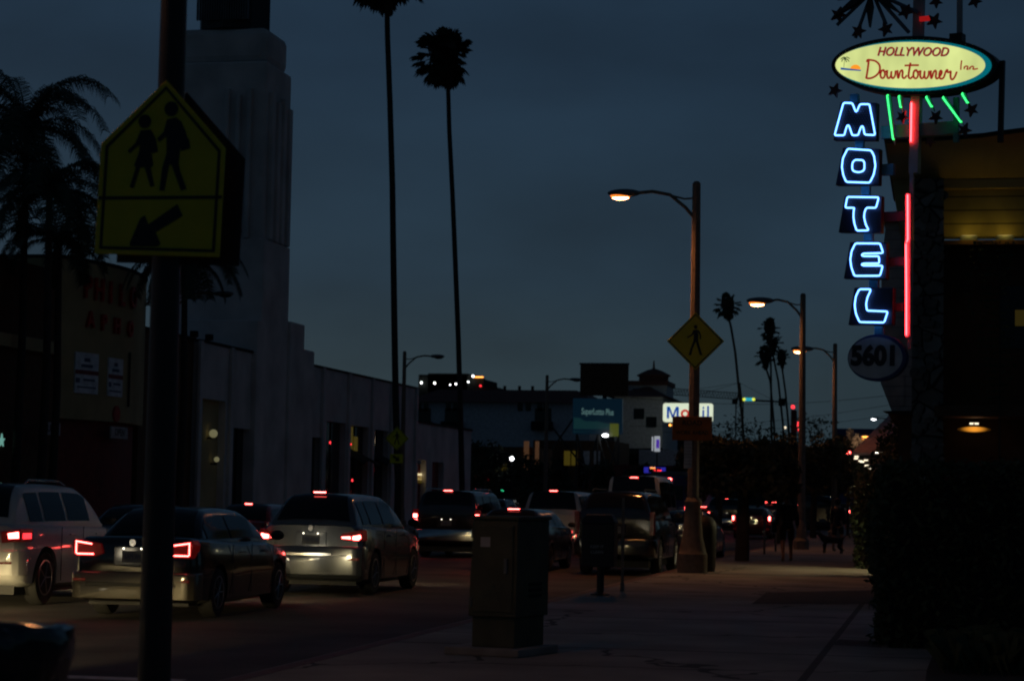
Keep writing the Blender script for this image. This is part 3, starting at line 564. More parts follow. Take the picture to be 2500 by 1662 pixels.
post = thing('sign_post', 'dark post carrying the small far crossing sign and its arrow plate', 'post', (p.x, p.y + .12, 0)); part('shaft', MB().tube([(0, 0, 0), (0, 0, p.z + .5)], .05, 8), 'black', post)
part('foot_plate', MB().box(-.15, .15, -.15, .15, 0, .02), 'black', post)
def arrow(parent, s, m, y=-.003, ang=0, e=.004):
    pts = [(-.5, .12), (.02, .12), (.02, .34), (.5, 0), (.02, -.34), (.02, -.12), (-.5, -.12)]; c, n = math.cos(ang), math.sin(ang)
    return part('arrow', MB().xz([((x * c - z * n) * s, (x * n + z * c) * s) for x, z in pts], y, y - e), m, parent)
p2 = YP(968, 1119, 91); ap = thing('arrow_plate', 'small yellow plate with an arrow pointing down right, under the far crossing sign', 'road sign', p2)
part('sign_face', MB().box(-.29, .29, 0, .008, -.2, .2), 'sign_ylit', ap, bevel=.002); arrow(ap, .38, 'sign_k', ang=R(-35))
p = YP(2042, 1092, 127); diamond('half hidden yellow-green diamond sign among leaves left of the red traffic light', p, .62, 'sign_ylit')
pp = thing('sign_post', 'thin post under the half hidden yellow-green diamond sign', 'post', (p.x, p.y + .12, 0)); part('shaft', MB().tube([(0, 0, 0), (0, 0, p.z + .5)], .04, 8), 'black', pp); part('foot_plate', MB().box(-.12, .12, -.12, .12, 0, .02), 'black', pp)

# school crossing sign assembly on the near pole (leans as the photo shows it)
Y0 = 14.7
pb, ptp = G(372, 1745, 0), None
pb = AT(373, 15.0, 0); ptop = YP(427, 0, pb.y)
pole_top = Vector((pb.x, pb.y, ptop.z + 2.2))
np_ = thing('concrete_pole', 'thick dark pole in the left foreground carrying the school crossing sign', 'pole', pb)
part('shaft', MB().tube([(0, 0, .0), (0, 0, ptop.z + 2.6)], [.118, .083], 14), 'black', np_, smooth=40)
part('collar', MB().lathe([(.2, 0), (.2, .08), (.15, .2), (.13, .24)], 14), 'black', np_, smooth=40)
HT = ptop.z + 2.4
part('arm', MB().tube([(0, 0, HT - .6), (-.35, 0, HT - .2), (-.9, 0, HT), (-1.5, 0, HT)], .045, 8), 'black', np_, smooth=50)
hd_2 = part('lamp_head', MB().ball((0, 0, 0), .36, 18, 1.15, .45, .28), 'grey', np_, smooth=60, loc=(-1.8, 0, HT)); part('diffuser', MB().ball((-.06, 0, -.055), .26, 18, 1.0, .5, .36), 'sodium', hd_2, smooth=60)
lamp('lamp_light', 'SPOT', (-1.86, 0, HT - .12), 300, (1, .42, .16), np_, .12, R(164), .7)
ss = YP(395, 415, pb.y - .17); u = (YP(1250 + 347, 415, pb.y - .17) - YP(1250, 415, pb.y - .17)).x / 347   # metres per pixel at the sign
sgn = thing('school_sign', 'dark yellow five-sided school crossing sign with two walking children and an arrow', 'road sign', ss, R(9))
def sp_(x, y): return ((x - 395) * u * 1.012 , -(y - 415) * u)
def plate_pts(o): 
    # outline in photo pixels, inset by o
    return [sp_(400, 187 + o * 1.3), sp_(553 - o, 358 + o * .5), sp_(545 - o, 633 - o), sp_(233 + o, 628 - o), sp_(241 + o, 350 + o * .5)]
sg = part('sign_face', MB().xz(plate_pts(0)[::-1], 0, .012), 'sign_y', sgn, bevel=.004)
for a, b in ((12, 19),):
    o, i = plate_pts(a), plate_pts(b); mb = MB()
    for k in range(5): mb.xz([o[k], o[(k + 1) % 5], i[(k + 1) % 5], i[k]], -.001, -.004)
    mb.xz([sp_(239, 484), sp_(547, 478), sp_(547, 486), sp_(239, 492)], -.001, -.004)
    part('border', mb, 'sign_k', sgn)
zz = lambda pts: [sp_(200 + a * .4338, b * .4338) for a, b in pts]
mb = MB(); mb.ell(zz([(495, 600)])[0], 40 * .4338 * u, 43 * .4338 * u, -.001, -.005, 20); mb.ell(zz([(344, 675)])[0], 37 * .4338 * u, 40 * .4338 * u, -.001, -.005, 20)
for pts in ([(472, 662), (525, 650), (555, 675), (580, 730), (590, 765), (602, 778), (610, 828), (560, 845), (552, 830), (545, 920), (555, 960), (595, 1065), (565, 1078), (505, 925), (492, 925), (468, 1078), (440, 1076), (452, 950), (475, 860), (472, 760), (430, 795), (418, 775), (455, 735)],
            [(322, 728), (380, 722), (405, 765), (412, 785), (425, 850), (392, 862), (385, 850), (400, 930), (385, 945), (410, 1050), (388, 1056), (350, 940), (325, 945), (290, 1065), (268, 1060), (300, 945), (290, 935), (318, 850), (318, 810), (262, 862), (250, 848), (295, 800)]):
    mb.xz(zz(pts), -.001, -.005)
part('walking_children', mb, 'sign_k', sgn)
part('arrow', MB().xz(zz([(545, 1155), (578, 1222), (425, 1320), (455, 1385), (440, 1402), (280, 1402), (278, 1385), (335, 1240), (360, 1222), (382, 1275)]), -.001, -.005), 'sign_k', sgn)
bk = thing('back_sign', 'backward-facing dark twin of the school sign, offset behind its right edge', 'road sign', ss + Vector((.045, .30, .0)), R(9))
part('sign_back', MB().xz([(x + .0, z - .03) for x, z in plate_pts(0)[::-1]], 0, .012), 'black', bk, bevel=.004); part('bracket', MB().box(-.03, .03, -.03, 0, -.3, .3), 'grey', bk)

# orange works sign and paper notices on the nearest lamp post
op = YP(1692, 1046, b1.y); op.y -= .17; uo = (YP(1741, 1046, b1.y) - YP(1644, 1046, b1.y)).x
og = thing('works_sign', 'dull orange rectangular roadworks sign strapped to the pedestal lamp post', 'road sign', op, 0)
part('sign_face', MB().box(-uo / 2, uo / 2, 0, .01, -.27, .27), 'sign_o', og, bevel=.003)
text('lettering', 'ROAD', .16, 'sign_k', og, (0, -.002, .12), .001, .004); text('lettering', 'WORK AHEAD', .13, 'sign_k', og, (0, -.002, -.1), .001, .003, sx=.85); part('strap', MB().box(-.14, .14, .02, .3, -.02, .02), 'grey', og)
wp = YP(1684, 1115, b1.y); wp.y -= .19; wo = thing('paper_notice', 'pale narrow notice fixed to the pedestal lamp post below the orange sign', 'notice', wp, 0)
part('sheet', MB().box(-.11, .07, 0, .006, -.26, .36), 'sign_w', wo)
for k in range(7): text('text_line', 'NO STOPPING' if k % 2 else 'TEMPORARY', .03, 'sign_k', wo, (-.02, -.002, .28 - k * .075), .0005)

# utility cabinet
cb = G(1256, 1602, 0); cabn = thing('utility_cabinet', 'grey-green metal utility cabinet on a wide concrete plinth at the kerb', 'utility cabinet', (cb.x - .15, cb.y + .3, 0), R(-14))
part('plinth', MB().box(-.52, .34, -.42, .58, 0, .085), 'kerbgrey', cabn, bevel=.015)
part('foot', MB().box(-.27, .22, -.27, .46, .085, .40), 'cab', cabn, bevel=.01)
part('housing', MB().hexa([(-.30, -.31, .40), (.25, -.31, .40), (.25, .50, .40), (-.30, .50, .40), (-.27, -.29, 1.40), (.25, -.29, 1.40), (.25, .50, 1.40), (-.27, .50, 1.40)]), 'cab', cabn, bevel=.012)
part('cap', MB().box(-.29, .27, -.31, .52, 1.40, 1.44), 'cab', cabn, bevel=.012)
dr = part('door', MB().box(-.25, .21, -.322, -.29, .45, 1.34), 'cab', cabn, bevel=.006); part('handle', MB().box(.12, .16, -.35, -.32, .85, 1.0), 'grey', dr, bevel=.005)
for z in (.55, 1.25): part('hinge', MB().tube([(-.26, -.32, z - .05), (-.26, -.32, z + .05)], .012, 8), 'grey', dr)
for z in (.60, .66, .72): part('vent_slot', MB().box(.24, .262, .0, .3, z, z + .03), 'dark', cabn)
part('sticker', MB().box(-.16, -.05, -.326, -.321, 1.12, 1.22), 'sign_w', dr)

# litter bin on a single post near the kerb
lb_ = G(1465, 1452, 0); bn = thing('litter_bin', 'dark square litter bin hung on one thick post with faded lettering', 'litter bin', lb_, 0)
part('post', MB().tube([(0, 0, 0), (0, 0, 1.2)], .062, 10), 'black', bn, smooth=40); part('base_plate', MB().lathe([(.17, 0), (.17, .02), (.08, .05)], 16), 'black', bn, smooth=40)
part('body', MB().hexa([(-.30, -.22, .48), (.26, -.22, .48), (.26, .2, .48), (-.30, .2, .48), (-.30, -.22, 1.22), (.26, -.22, 1.22), (.26, .2, 1.22), (-.30, .2, 1.22)]), 'black', bn, bevel=.02)
part('lid', MB().hexa([(-.32, -.24, 1.22), (.28, -.24, 1.22), (.28, .22, 1.22), (-.32, .22, 1.22), (-.24, -.16, 1.36), (.20, -.16, 1.36), (.20, .16, 1.36), (-.24, .16, 1.36)]), 'black', bn, bevel=.015)
for k, s_ in enumerate(('KEEP IT', 'CLEAN')): text('lettering', s_, .07, 'sign_w', bn, (-.03, -.224, .82 - k * .09), .0008)
tp = G(1519, 1443, 0); th_ = thing('thin_post', 'thin rusty signpost between the hanging litter bin and the pedestal lamp post', 'post', tp, 0)
part('shaft', MB().box(-.025, .025, -.012, .012, 0, YP(1521, 1214, tp.y).z), 'pole', th_, bevel=.004); part('sleeve', MB().box(-.035, .035, -.02, .02, 0, .16), 'grey', th_, bevel=.004)
# round bin behind the pedestal lamp post
rb_ = G(1716, 1394, 0); rn = thing('round_bin', 'black domed round bin standing behind the pedestal lamp post', 'litter bin', rb_, 0)
part('body', MB().lathe([(.27, 0), (.29, .1), (.31, .95), (.30, 1.0)], 20), 'black', rn, smooth=40); part('dome', MB().lathe([(.31, 1.0), (.29, 1.12), (.2, 1.24), (.05, 1.3)], 20), 'plastic', rn, smooth=50)
# foreground bin with bag at the lower left
fb_ = AT(-12, 8.6, 0); fn = thing('foreground_bin', 'dark litter bin with a glossy black bag over its rim, bottom left corner', 'litter bin', fb_, 0)
part('body', MB().lathe([(.20, .0), (.235, .05), (.245, .93), (.24, .95)], 28), 'black', fn, smooth=40)
bag = MB(); n = 40; rings = []
for r, z, j in ((.20, .93, .0), (.235, 1.07, .010), (.275, 1.085, .02), (.292, 1.04, .028), (.262, .95, .025), (.25, .87, .012)):
    rings.append([Vector(((r + random.uniform(-j, j)) * math.cos(2 * math.pi * i / n), (r + random.uniform(-j, j)) * math.sin(2 * math.pi * i / n), z + random.uniform(-j, j) * .6)) for i in range(n)])
bag.loft(rings); part('bin_bag', bag, 'plasticbag', fn, smooth=80)

# parking meters, bollard posts on the right pavement
for i, (px, py, lb) in enumerate(((1746, 1352, 'parking meter post leftmost, between the lamp post and the tree trunk'), (1866, 1352, 'parking meter post just right of the tree trunk'), (1894, 1345, 'parking meter post touching the person in the red cap'), (2080, 1300, 'rusty parking meter post against the hedge far off'))):
    b = G(px, py, 0); m_ = thing('parking_meter', lb, 'parking meter', b, 0, 'parking meters along the kerb')
    part('post', MB().tube([(0, 0, 0), (0, 0, 1.05)], .035, 8), 'pole', m_); part('head', MB().ball((0, 0, 1.2), .11, 10, .8, .6, 1.35), 'grey', m_, smooth=60)

# traffic signals
def signal(label, px, py, D, col, lit=0):
    p = AT(px, D, 0); z = YP(px, py, p.y).z; t = thing('traffic_light', label, 'traffic light', p, 0)
    part('pole', MB().tube([(0, .2, 0), (0, .2, z + .6)], .07, 8), 'black', t); h = part('housing', MB().box(-.2, .2, -.12, .12, z - .85, z + .25), 'black', t, bevel=.02)
    for k in range(3):
        l = col if k == lit else 'glass'; part('lamp', MB().ball((0, -.13, z - k * .32), .15, 12, 1, .35, 1), l, h, smooth=60)
        part('visor', MB().tube([(-.14, -.13, z - k * .32), (-.13, -.28, z + .1 - k * .32), (.13, -.28, z + .1 - k * .32), (.14, -.13, z - k * .32)], .012, 5), 'black', h)
    return t
signal('red traffic light glowing at the corner by the pink sloped roof', 2069, 1105, 104, 'brake')
signal('small red traffic light left of the lamp post near the lit white box sign', 1667, 1157, 150, 'brakes')
M['green'] = emi('green_lamp', (.05, 1, .4), 1.2); signal('tiny green traffic light on the far left side of the road', 1227, 1195, 185, 'green')

# ------------------------------------------------------------------ people and a dog
def skin(name, joints, edges, m, parent, root=0, sub=2, label=None):
    me = bpy.data.meshes.new(name); me.from_pydata([j[:3] for j in joints], edges, []); me.materials.append(M[m])
    o = bpy.data.objects.new(name, me); C.objects.link(o); o.modifiers.new('skin', 'SKIN'); s = o.modifiers.new('sub', 'SUBSURF'); s.levels = sub; s.render_levels = sub
    for i, v in enumerate(me.skin_vertices[0].data):
        r = joints[i][3]; v.radius = (r, r) if not isinstance(r, tuple) else r; v.use_root = (i == root)
    bpy.context.view_layer.update()
    m2 = bpy.data.meshes.new_from_object(o.evaluated_get(bpy.context.evaluated_depsgraph_get())); bpy.data.objects.remove(o)
    m2.name = name; m2.materials.clear()
    for p in m2.polygons: p.use_smooth = True
    return link(name, m2, M[m], parent)
M['skin'] = mat('skin', (.32, .17, .10), .6); M['jacket'] = mat('dark_jacket', (.012, .012, .018), .9); M['shorts'] = mat('brown_shorts', (.05, .012, .01), .9); M['cap'] = mat('red_cap', (.16, .012, .012), .9)
M['shoe'] = mat('pale_shoe', (.22, .24, .18), .8); M['boot'] = mat('orange_leg', (.35, .13, .03), .8); M['fur'] = mat('dog_fur', (.03, .02, .015), .9)
def person(label, loc, H, rz, outer, lower, hat, lstep=.2, coat=1.0):
    k = H / 1.78; t = thing('person', label, 'person', loc, rz); a = lstep
    J = [(0, 0, .96, .135), (0, 0, 1.14, .125), (0, 0.01, 1.34, .15), (0, .0, 1.46, .09), (0, .01, 1.53, .055), (0, .02, 1.60, .075), (0, .025, 1.69, .088), (0, .02, 1.76, .06),
         (-.10, 0, .90, .095), (-.12, -a * .35, .50, .065), (-.12, -a * 1.1, .13, .042), (-.12, -a * .95, .04, .035), (-.12, -a * .95 + .14, .02, .03),
         (.10, 0, .90, .095), (.12, a * .75, .52, .065), (.12, a * .8, .11, .042), (.12, a * .78, .04, .035), (.12, a * .78 + .15, .03, .03),
         (-.17, 0, 1.43, .06), (-.25, .03, 1.16, .045), (-.27, .12, .93, .034), (-.27, .15, .86, .03), (.17, 0, 1.43, .06), (.25, -.04, 1.16, .045), (.27, .02, .92, .034), (.27, .04, .85, .03)]
    J = [(x * k, y * k, z * k, r * k * 1.0) for x, y, z, r in J]
    E = [(0, 1), (1, 2), (2, 3), (3, 4), (4, 5), (5, 6), (6, 7), (0, 8), (8, 9), (9, 10), (10, 11), (11, 12), (0, 13), (13, 14), (14, 15), (15, 16), (16, 17), (3, 18), (18, 19), (19, 20), (20, 21), (3, 22), (22, 23), (23, 24), (24, 25)]
    skin('body', J, E, 'skin', t)
    for s, (hx, hy) in ((-1, (-.27, .15)), (1, (.27, .04))):   # fingers and thumb
        for f in range(4): part('finger', MB().tube([(k * (hx + s * .0), k * (hy - .03 + f * .02), k * .845), (k * (hx), k * (hy - .02 + f * .022), k * (.80 - .01 * (f in (1, 2)))), (k * (hx - s * .02), k * (hy - .015 + f * .022), k * (.765 - .01 * (f in (1, 2))))], .009 * k, 5), 'skin', t, smooth=60)
        part('thumb', MB().tube([(k * hx, k * (hy + .03), k * .86), (k * (hx - s * .015), k * (hy + .06), k * .82)], .011 * k, 5), 'skin', t, smooth=60)
    cJ = [J[i] for i in (0, 1, 2, 3)]; cJ = [(x, y, z, r * 1.16 + .012) for x, y, z, r in cJ] + [(0, 0, .82 * k, .19 * k * coat)]
    cJ += [(x, y, z, r * 1.25 + .01) for x, y, z, r in (J[18], J[19], J[20], J[22], J[23], J[24])]
    skin('jacket', cJ, [(4, 0), (0, 1), (1, 2), (2, 3), (3, 5), (5, 6), (6, 7), (3, 8), (8, 9), (9, 10)], outer, t, 1)
    for q in ((8, 9), (13, 14)):
        P, Q = J[q[0]], J[q[1]]; skin('trouser_leg', [(P[0], P[1], P[2], P[3] * 1.12), ((P[0] + Q[0]) / 2, (P[1] + Q[1]) / 2, (P[2] + Q[2]) / 2, P[3] * .98), (Q[0], Q[1], Q[2] + .02, Q[3] * 1.25)], [(0, 1), (1, 2)], lower, t)
    if hat: 
        h = part('cap', MB().ball((0, .02 * k, 1.71 * k), .115 * k, 14, 1, 1.08, .82), hat, t, smooth=70); part('peak', MB().ball((0, .13 * k, 1.69 * k), .07 * k, 10, 1, .9, .12), hat, h, smooth=70)
    else: part('hair', MB().ball((0, .0, 1.69 * k), .11 * k, 14, 1, 1.1, 1.15), 'jacket', t, smooth=70)
    for i in (12, 17): part('shoe', MB().ball((J[i][0], J[i][1] - .06 * k, .045 * k), .05 * k, 10, .95, 2.6, .9), 'shoe', t, smooth=70)
    return t
g = G(1921, 1369, 0); p1 = person('person in a red cap and long dark coat walking away with bare lower legs', g, 1.86, R(8), 'jacket', 'shorts', 'cap', .30, 1.2)
bag_ = part('shoulder_bag', MB().hexa([(-.42, -.05, .78), (-.28, -.05, .78), (-.28, .12, .78), (-.42, .12, .78), (-.40, -.03, 1.06), (-.30, -.03, 1.06), (-.30, .1, 1.06), (-.40, .1, 1.06)]), 'jacket', p1, bevel=.02)
g = G(2045, 1345, 0); p2_ = person('person in dark clothes standing by the hedge with a dog', g, 1.74, R(-20), 'jacket', 'jacket', None, .10, 1.1)
dg = thing('dog', 'small dark dog on thin legs beside the person by the hedge', 'dog', G(2031, 1352, 0), R(75))
skin('body', [(0, -.26, .44, .10), (0, 0, .44, .11), (0, .24, .46, .125), (0, .36, .56, .07), (0, .44, .66, .065), (0, .52, .64, .038), (0, .57, .62, .028), (0, -.36, .50, .025), (0, -.46, .60, .015),
              (-.07, -.27, .34, .055), (-.08, -.22, .24, .035), (-.08, -.32, .13, .022), (-.08, -.30, .02, .024), (.07, -.27, .34, .055), (.08, -.22, .24, .035), (.08, -.32, .13, .022), (.08, -.30, .02, .024),
              (-.07, .25, .34, .045), (-.08, .24, .20, .026), (-.08, .25, .02, .024), (.07, .25, .34, .045), (.08, .24, .20, .026), (.08, .25, .02, .024)],
     [(0, 1), (1, 2), (2, 3), (3, 4), (4, 5), (5, 6), (0, 7), (7, 8), (0, 9), (9, 10), (10, 11), (11, 12), (0, 13), (13, 14), (14, 15), (15, 16), (2, 17), (17, 18), (18, 19), (2, 20), (20, 21), (21, 22)], 'fur', dg, 1)
for s in (-1, 1): part('ear', MB().hexa([(s * .03, .40, .70), (s * .07, .40, .69), (s * .07, .43, .69), (s * .03, .43, .70), (s * .045, .40, .79), (s * .055, .40, .79), (s * .055, .42, .79), (s * .045, .42, .79)]), 'fur', dg)
part('collar', MB().lathe([(.078, -.015), (.078, .015)], 14, o=(0, .38, .57)), 'cap', dg)

# ------------------------------------------------------------------ trees
def fanpalm(label, trunkpx, Y, crownc, cr, tr, lean=0, skirt=True, n=34, group='tall fan palms', seed=1):
    random.seed(seed); pts = [YP(x, y, Y) for x, y in trunkpx]; base = Vector((pts[0].x, Y, 0)); t = thing('fan_palm', label, 'palm tree', base, 0, group)
    loc = [Vector((0, 0, 0))] + [p - base for p in pts if p.z > 1]; loc.append(loc[-1].lerp(YP(*crownc, Y) - base, .85)); k = len(loc)
    part('trunk', MB().tube(loc, [tr * (1.25 - .35 * i / (k - 1)) for i in range(k)], 8), 'trunk', t, smooth=50)
    cc = YP(*crownc, Y) - base; top = loc[-2]; mb = MB()
    def frond(d, ln, fan, droop):
        p0 = cc.copy(); tip = p0 + d * ln * .55 + Vector((0, 0, -droop * ln * .3)); mb.tube([p0, tip], .025, 3, cap=False)
        side = d.cross(Vector((0, 0, 1))); side = side.normalized() if side.length > .05 else Vector((1, 0, 0)); m = 11
        for j in range(m):
            a = (j / (m - 1) - .5) * fan; dd = (d * math.cos(a) + side * math.sin(a) + Vector((0, 0, -droop * .55 + random.uniform(-.1, .1)))).normalized(); L1 = ln * .48 * (1 - .25 * abs(a))
            w = dd.cross(d.cross(side) + Vector((0, 0, .2))).normalized() * L1 * .13; e_ = tip + dd * L1 * .75; mb.poly([tip, e_ + w, tip + dd * L1 + Vector((0, 0, -L1 * .16)), e_ - w])
    for i in range(n):
        el = R(random.uniform(-50, 88)); az = 2 * math.pi * (i * .618 + random.random() * .15); d = Vector((math.cos(az) * math.cos(el), math.sin(az) * math.cos(el), math.sin(el)))
        frond(d, cr * random.uniform(.9, 1.12), 2.3, .35 if el > 0 else .6)
    part('crown', mb, 'leaf', t)
    if skirt:
        sk = MB()
        for i in range(260):
            az = random.random() * 6.28; u = random.random(); r = cr * (.12 + .40 * u); z = cc.z - cr * (.10 + 1.15 * (1 - u) * random.uniform(.75, 1)); p0 = Vector((top.x + (cc.x - top.x) * u + r * .8 * math.cos(az), r * .8 * math.sin(az), z + cr * .55))
            p1 = Vector((top.x + (cc.x - top.x) * u + r * math.cos(az), r * math.sin(az), z)); w = Vector((math.sin(az), -math.cos(az), 0)) * cr * .10
            sk.poly([p0 - w, p0 + w, p1 + w * .4, p1 - w * .4])
        part('dead_frond_skirt', sk, 'trunk', t)
    return t
Yp = 100
fanpalm('tallest fan palm, its crown cut by the top edge, left of centre', [(972, 1180), (966, 980), (963, 800), (960, 600), (958, 450), (952, 250), (946, 90), (945, 30)], 95, (944, -72), 1.9, .135, n=46, seed=3)
fanpalm('tall fan palm with its whole round crown in view, right of the tallest one', [(1128, 1180), (1124, 1000), (1119, 830), (1112, 650), (1105, 480), (1097, 320), (1094, 215)], 108, (1084, 132), 1.66, .125, n=95, seed=5)
fanpalm('leaning slim fan palm between the yellow diamond and the second lamp', [(1817, 1110), (1812, 1020), (1803, 940), (1795, 860), (1785, 800), (1779, 775)], 235, (1775, 742), 1.65, .13, n=26, seed=7)
for px, top, c, lb, s in ((1886, 930, (1879, 800), 'highest fan palm of the clump of four left of the third lamp', 9), (1893, 930, (1868, 868), 'lowest leftmost fan palm of the clump of four left of the third lamp', 10), (1915, 930, (1885, 835), 'middle fan palm of the clump of four left of the third lamp', 11), (1928, 960, (1908, 872), 'rightmost smaller fan palm of the clump of four left of the third lamp', 12)):
    fanpalm(lb, [(px, 1120), (px - 3, 1040), ((px + c[0]) / 2, top), (c[0] + 2, c[1] + 30)], 250 + s * 3, c, 1.6 if s != 12 else 1.35, .13, n=24, seed=s)

def queenpalm(label, base, h, nf, L_, seed, dirs=None, trunk=True):
    random.seed(seed); t = thing('queen_palm', label, 'palm tree', base, 0, 'feathery palms on the far pavement')
    part('trunk', MB().tube([(0, 0, 0), (.1, 0, h * .5), (0, 0, h)], [.15, .12, .10], 10), 'trunk', t, smooth=50); mb = MB()
    for i in range(nf):
        az = 2 * math.pi * (i * .618) + random.uniform(-.2, .2); el = R(random.uniform(15, 80)); ln = L_ * random.uniform(.8, 1.1); p = Vector((0, 0, h)); d = Vector((math.cos(az) * math.cos(el), math.sin(az) * math.cos(el), math.sin(el)))
        pts = [p.copy()]; dd = d.copy(); n = 16
        for j in range(n): dd = (dd + Vector((0, 0, -.13 - .006 * j))).normalized(); p = p + dd * ln / n; pts.append(p.copy())
        mb.tube(pts, [.03 * (1 - j / (n + 2)) for j in range(n + 1)], 4, cap=False)
        for j in range(2, n + 1):
            for q in range(4):
                b0 = pts[j - 1].lerp(pts[j], q / 4); tg = (pts[j] - pts[j - 1]).normalized(); side = tg.cross(Vector((0, 0, 1))).normalized()
                for s in (-1, 1):
                    l = ln * .20 * (1 - .55 * abs(j / n - .5) * 1.4) * random.uniform(.8, 1.15); v = (side * s + tg * .45 + Vector((0, 0, random.uniform(-.1, .25)))).normalized()
                    m1 = b0 + v * l * .5; e1 = m1 + (v + Vector((0, 0, -1.3))).normalized() * l * .6; w = tg * .019
                    mb.poly([b0 - w, b0 + w, m1 + w, m1 - w]); mb.poly([m1 - w, m1 + w, e1])
    part('crown', mb, 'leaf', t); return t
for px, D, topy, nf, L_, sd, lb in ((30, 66, 320, 36, 3.7, 21, 'big feathery palm rising at the left edge over the cream building'), (92, 64, 480, 34, 3.1, 22, 'lower feathery palm just left of the school sign, drooping fronds'), (120, 67, 600, 18, 2.6, 25, 'small feathery palm crown peeping over the cream building roof'), (432, 73, 640, 28, 2.6, 23, 'feathery palm behind the thick foreground pole, in front of the white tower')):
    b = AT(px, D, 0); z = YP(px, topy, b.y).z; queenpalm(lb, Vector((b.x, b.y, 0)), z, nf, L_, sd)

def tree(label, base, h, r, seed, trunk_r=.13, clumps=26, leaves=2600, size=.10, m='crown', flat=.7, group='street trees', rv=None):
    random.seed(seed); t = thing('street_tree', label, 'tree', base, 0, group); mb = MB(); flat = rv / r if rv else flat; zc = h - r * flat
    mb.tube([(0, 0, 0), (.03, 0, zc * .5), (0, .03, zc)], [trunk_r * 1.15, trunk_r, trunk_r * .7], 8)
    cs = []
    for i in range(clumps):
        az = random.random() * 6.28; u = random.uniform(-.9, 1); q = math.sqrt(1 - u * u * .9) * r * random.uniform(.45, .95); c = Vector((q * math.cos(az), q * math.sin(az), zc + u * r * flat * .8)); cs.append((c, min(r, r * flat) * random.uniform(.3, .5)))
        if i < 9: mb.tube([(0, 0, zc * .75), c * .5 + Vector((0, 0, zc * .45)), c], [trunk_r * .45, trunk_r * .25, .015], 5, cap=False)
    part('trunk', mb, 'bark', t, smooth=50); lf = MB(); pts = []
    for i in range(leaves):
        c, q = random.choice(cs); v = Vector((random.gauss(0, 1), random.gauss(0, 1), random.gauss(0, 1))).normalized() * q * random.uniform(.5, 1.12); pts.append(c + v)
    leafcards(lf, pts, size); part('crown', lf, m, t); return t
for i, (px, D, ty, r, rv, lb) in enumerate(((1811, 58, 1092, 1.8, .72, 'nearest street tree with a thick dark trunk, low crown under the leaning palm'), (1752, 76, 1075, 1.9, .95, 'street tree crown just right of the orange sign'), (1900, 82, 1078, 2.4, .95, 'street tree crown under the clump of four fan palms'), (1985, 96, 1066, 2.8, 1.3, 'street tree crown at the foot of the third lamp'), (2042, 112, 1105, 1.7, 1.0, 'street tree beside the red traffic light and the half hidden sign'), (1700, 125, 1105, 2.6, 1.2, 'dark street tree below the orange sign, farther off'))):
    b = AT(px, D, 0); z = YP(px, ty, b.y).z; tree(lb, Vector((b.x, b.y, 0)), z, r, 40 + i, .17 if i == 0 else .13, leaves=3600, size=.13, rv=rv)
# thin sprays rising above the far tree line
for px, D, ty, lb in ((1850, 150, 1022, 'wispy tree top rising left of the second lamp post'), (1790, 160, 1015, 'wispy tree top left of the crane mast'), (2000, 140, 1020, 'wispy tree top right of the third lamp post'), (1735, 170, 1040, 'wispy tree top right of the orange sign')):
    b = AT(px, D, 0); z = YP(px, ty, b.y).z; tree(lb, Vector((b.x, b.y, 0)), z, 2.2, int(px), .12, 12, 420, .14, flat=1.1)
for px, D, ty, r, lb in ((748, 110, 835, 1.6, 'small tree poking above the white building right of the tower'), (790, 118, 880, 1.4, 'second small tree top above the white building roof')):
    b = AT(px, D, 0); b.x -= 4; z = YP(px, ty, b.y).z; tree(lb, Vector((b.x, b.y, 0)), z, r, int(px), .12, 14, 900, .12, flat=1.1, group='trees behind the white building')
for px, D, w, ty, lb in ((1240, 165, 3.0, 1112, 'dark bushy tree under the left end of the billboard frame'), (1178, 150, 2.4, 1085, 'dark tree between the second fan palm and the billboard'), (1330, 160, 2.4, 1130, 'low dark tree under the billboard'), (1470, 150, 1.8, 1140, 'low dark tree left of the small purple sign'), (1560, 170, 1.8, 1135, 'dark tree between the purple sign and the pedestal lamp post')):
    b = AT(px, D, 0); z = YP(px, ty, b.y).z; tree(lb, Vector((b.x, b.y, 0)), z, w, int(px), .15, 22, 1600, .2, group='dark trees on the far side')

def hedge(label, x0, x1, y0, y1, h, n, size=.06, seed=1, name='hedge', rough=.05):
    random.seed(seed); t = thing(name, label, 'hedge', (x0, y0, 0), 0); w, d = x1 - x0, y1 - y0
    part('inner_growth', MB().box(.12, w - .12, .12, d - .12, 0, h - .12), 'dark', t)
    pts = []; A = [w * h, w * h * .2, d * h, w * d]
    for i in range(n):
        q = random.random() * sum(A)
        if q < A[0]: p = (random.random() * w, 0, random.random() * h)
        elif q < A[0] + A[1]: p = (random.random() * w, d, random.random() * h)
        elif q < A[0] + A[1] + A[2]: p = (0, random.random() * d, random.random() * h)
        else: p = (random.random() * w, random.random() * d, h)
        wv = .05 * math.sin(p[0] * 5 + p[2] * 4) + .04 * math.sin(p[1] * 6 + p[2] * 3)
        pts.append(Vector(p) + Vector((random.gauss(wv, rough), random.gauss(wv, rough), random.gauss(0, rough))))
    mb = MB(); leafcards(mb, pts, size); part('foliage', mb, 'hedge', t); return t
hc = G(2142, 1580, 0); hz = YP(2142, 1142, hc.y).z
hedge('tall clipped hedge filling the lower right, nearest to the camera', hc.x, 5.5, hc.y, hc.y + 2.2, hz, 15000, .05, 61)
h2 = G(2090, 1388, 0); hedge('narrower hedge farther along the pavement behind the near one', h2.x, h2.x + 2.6, h2.y, h2.y + 9, YP(2100, 1158, h2.y).z, 9000, .07, 62)
b = AT(2190, 49, 0); tree('tall dark bush with a creeper leaning on the white clapboard building', Vector((b.x, b.y, 0)), YP(2185, 1015, b.y).z, 1.25, 66, .1, 20, 3600, .08, flat=1.5, group=None)
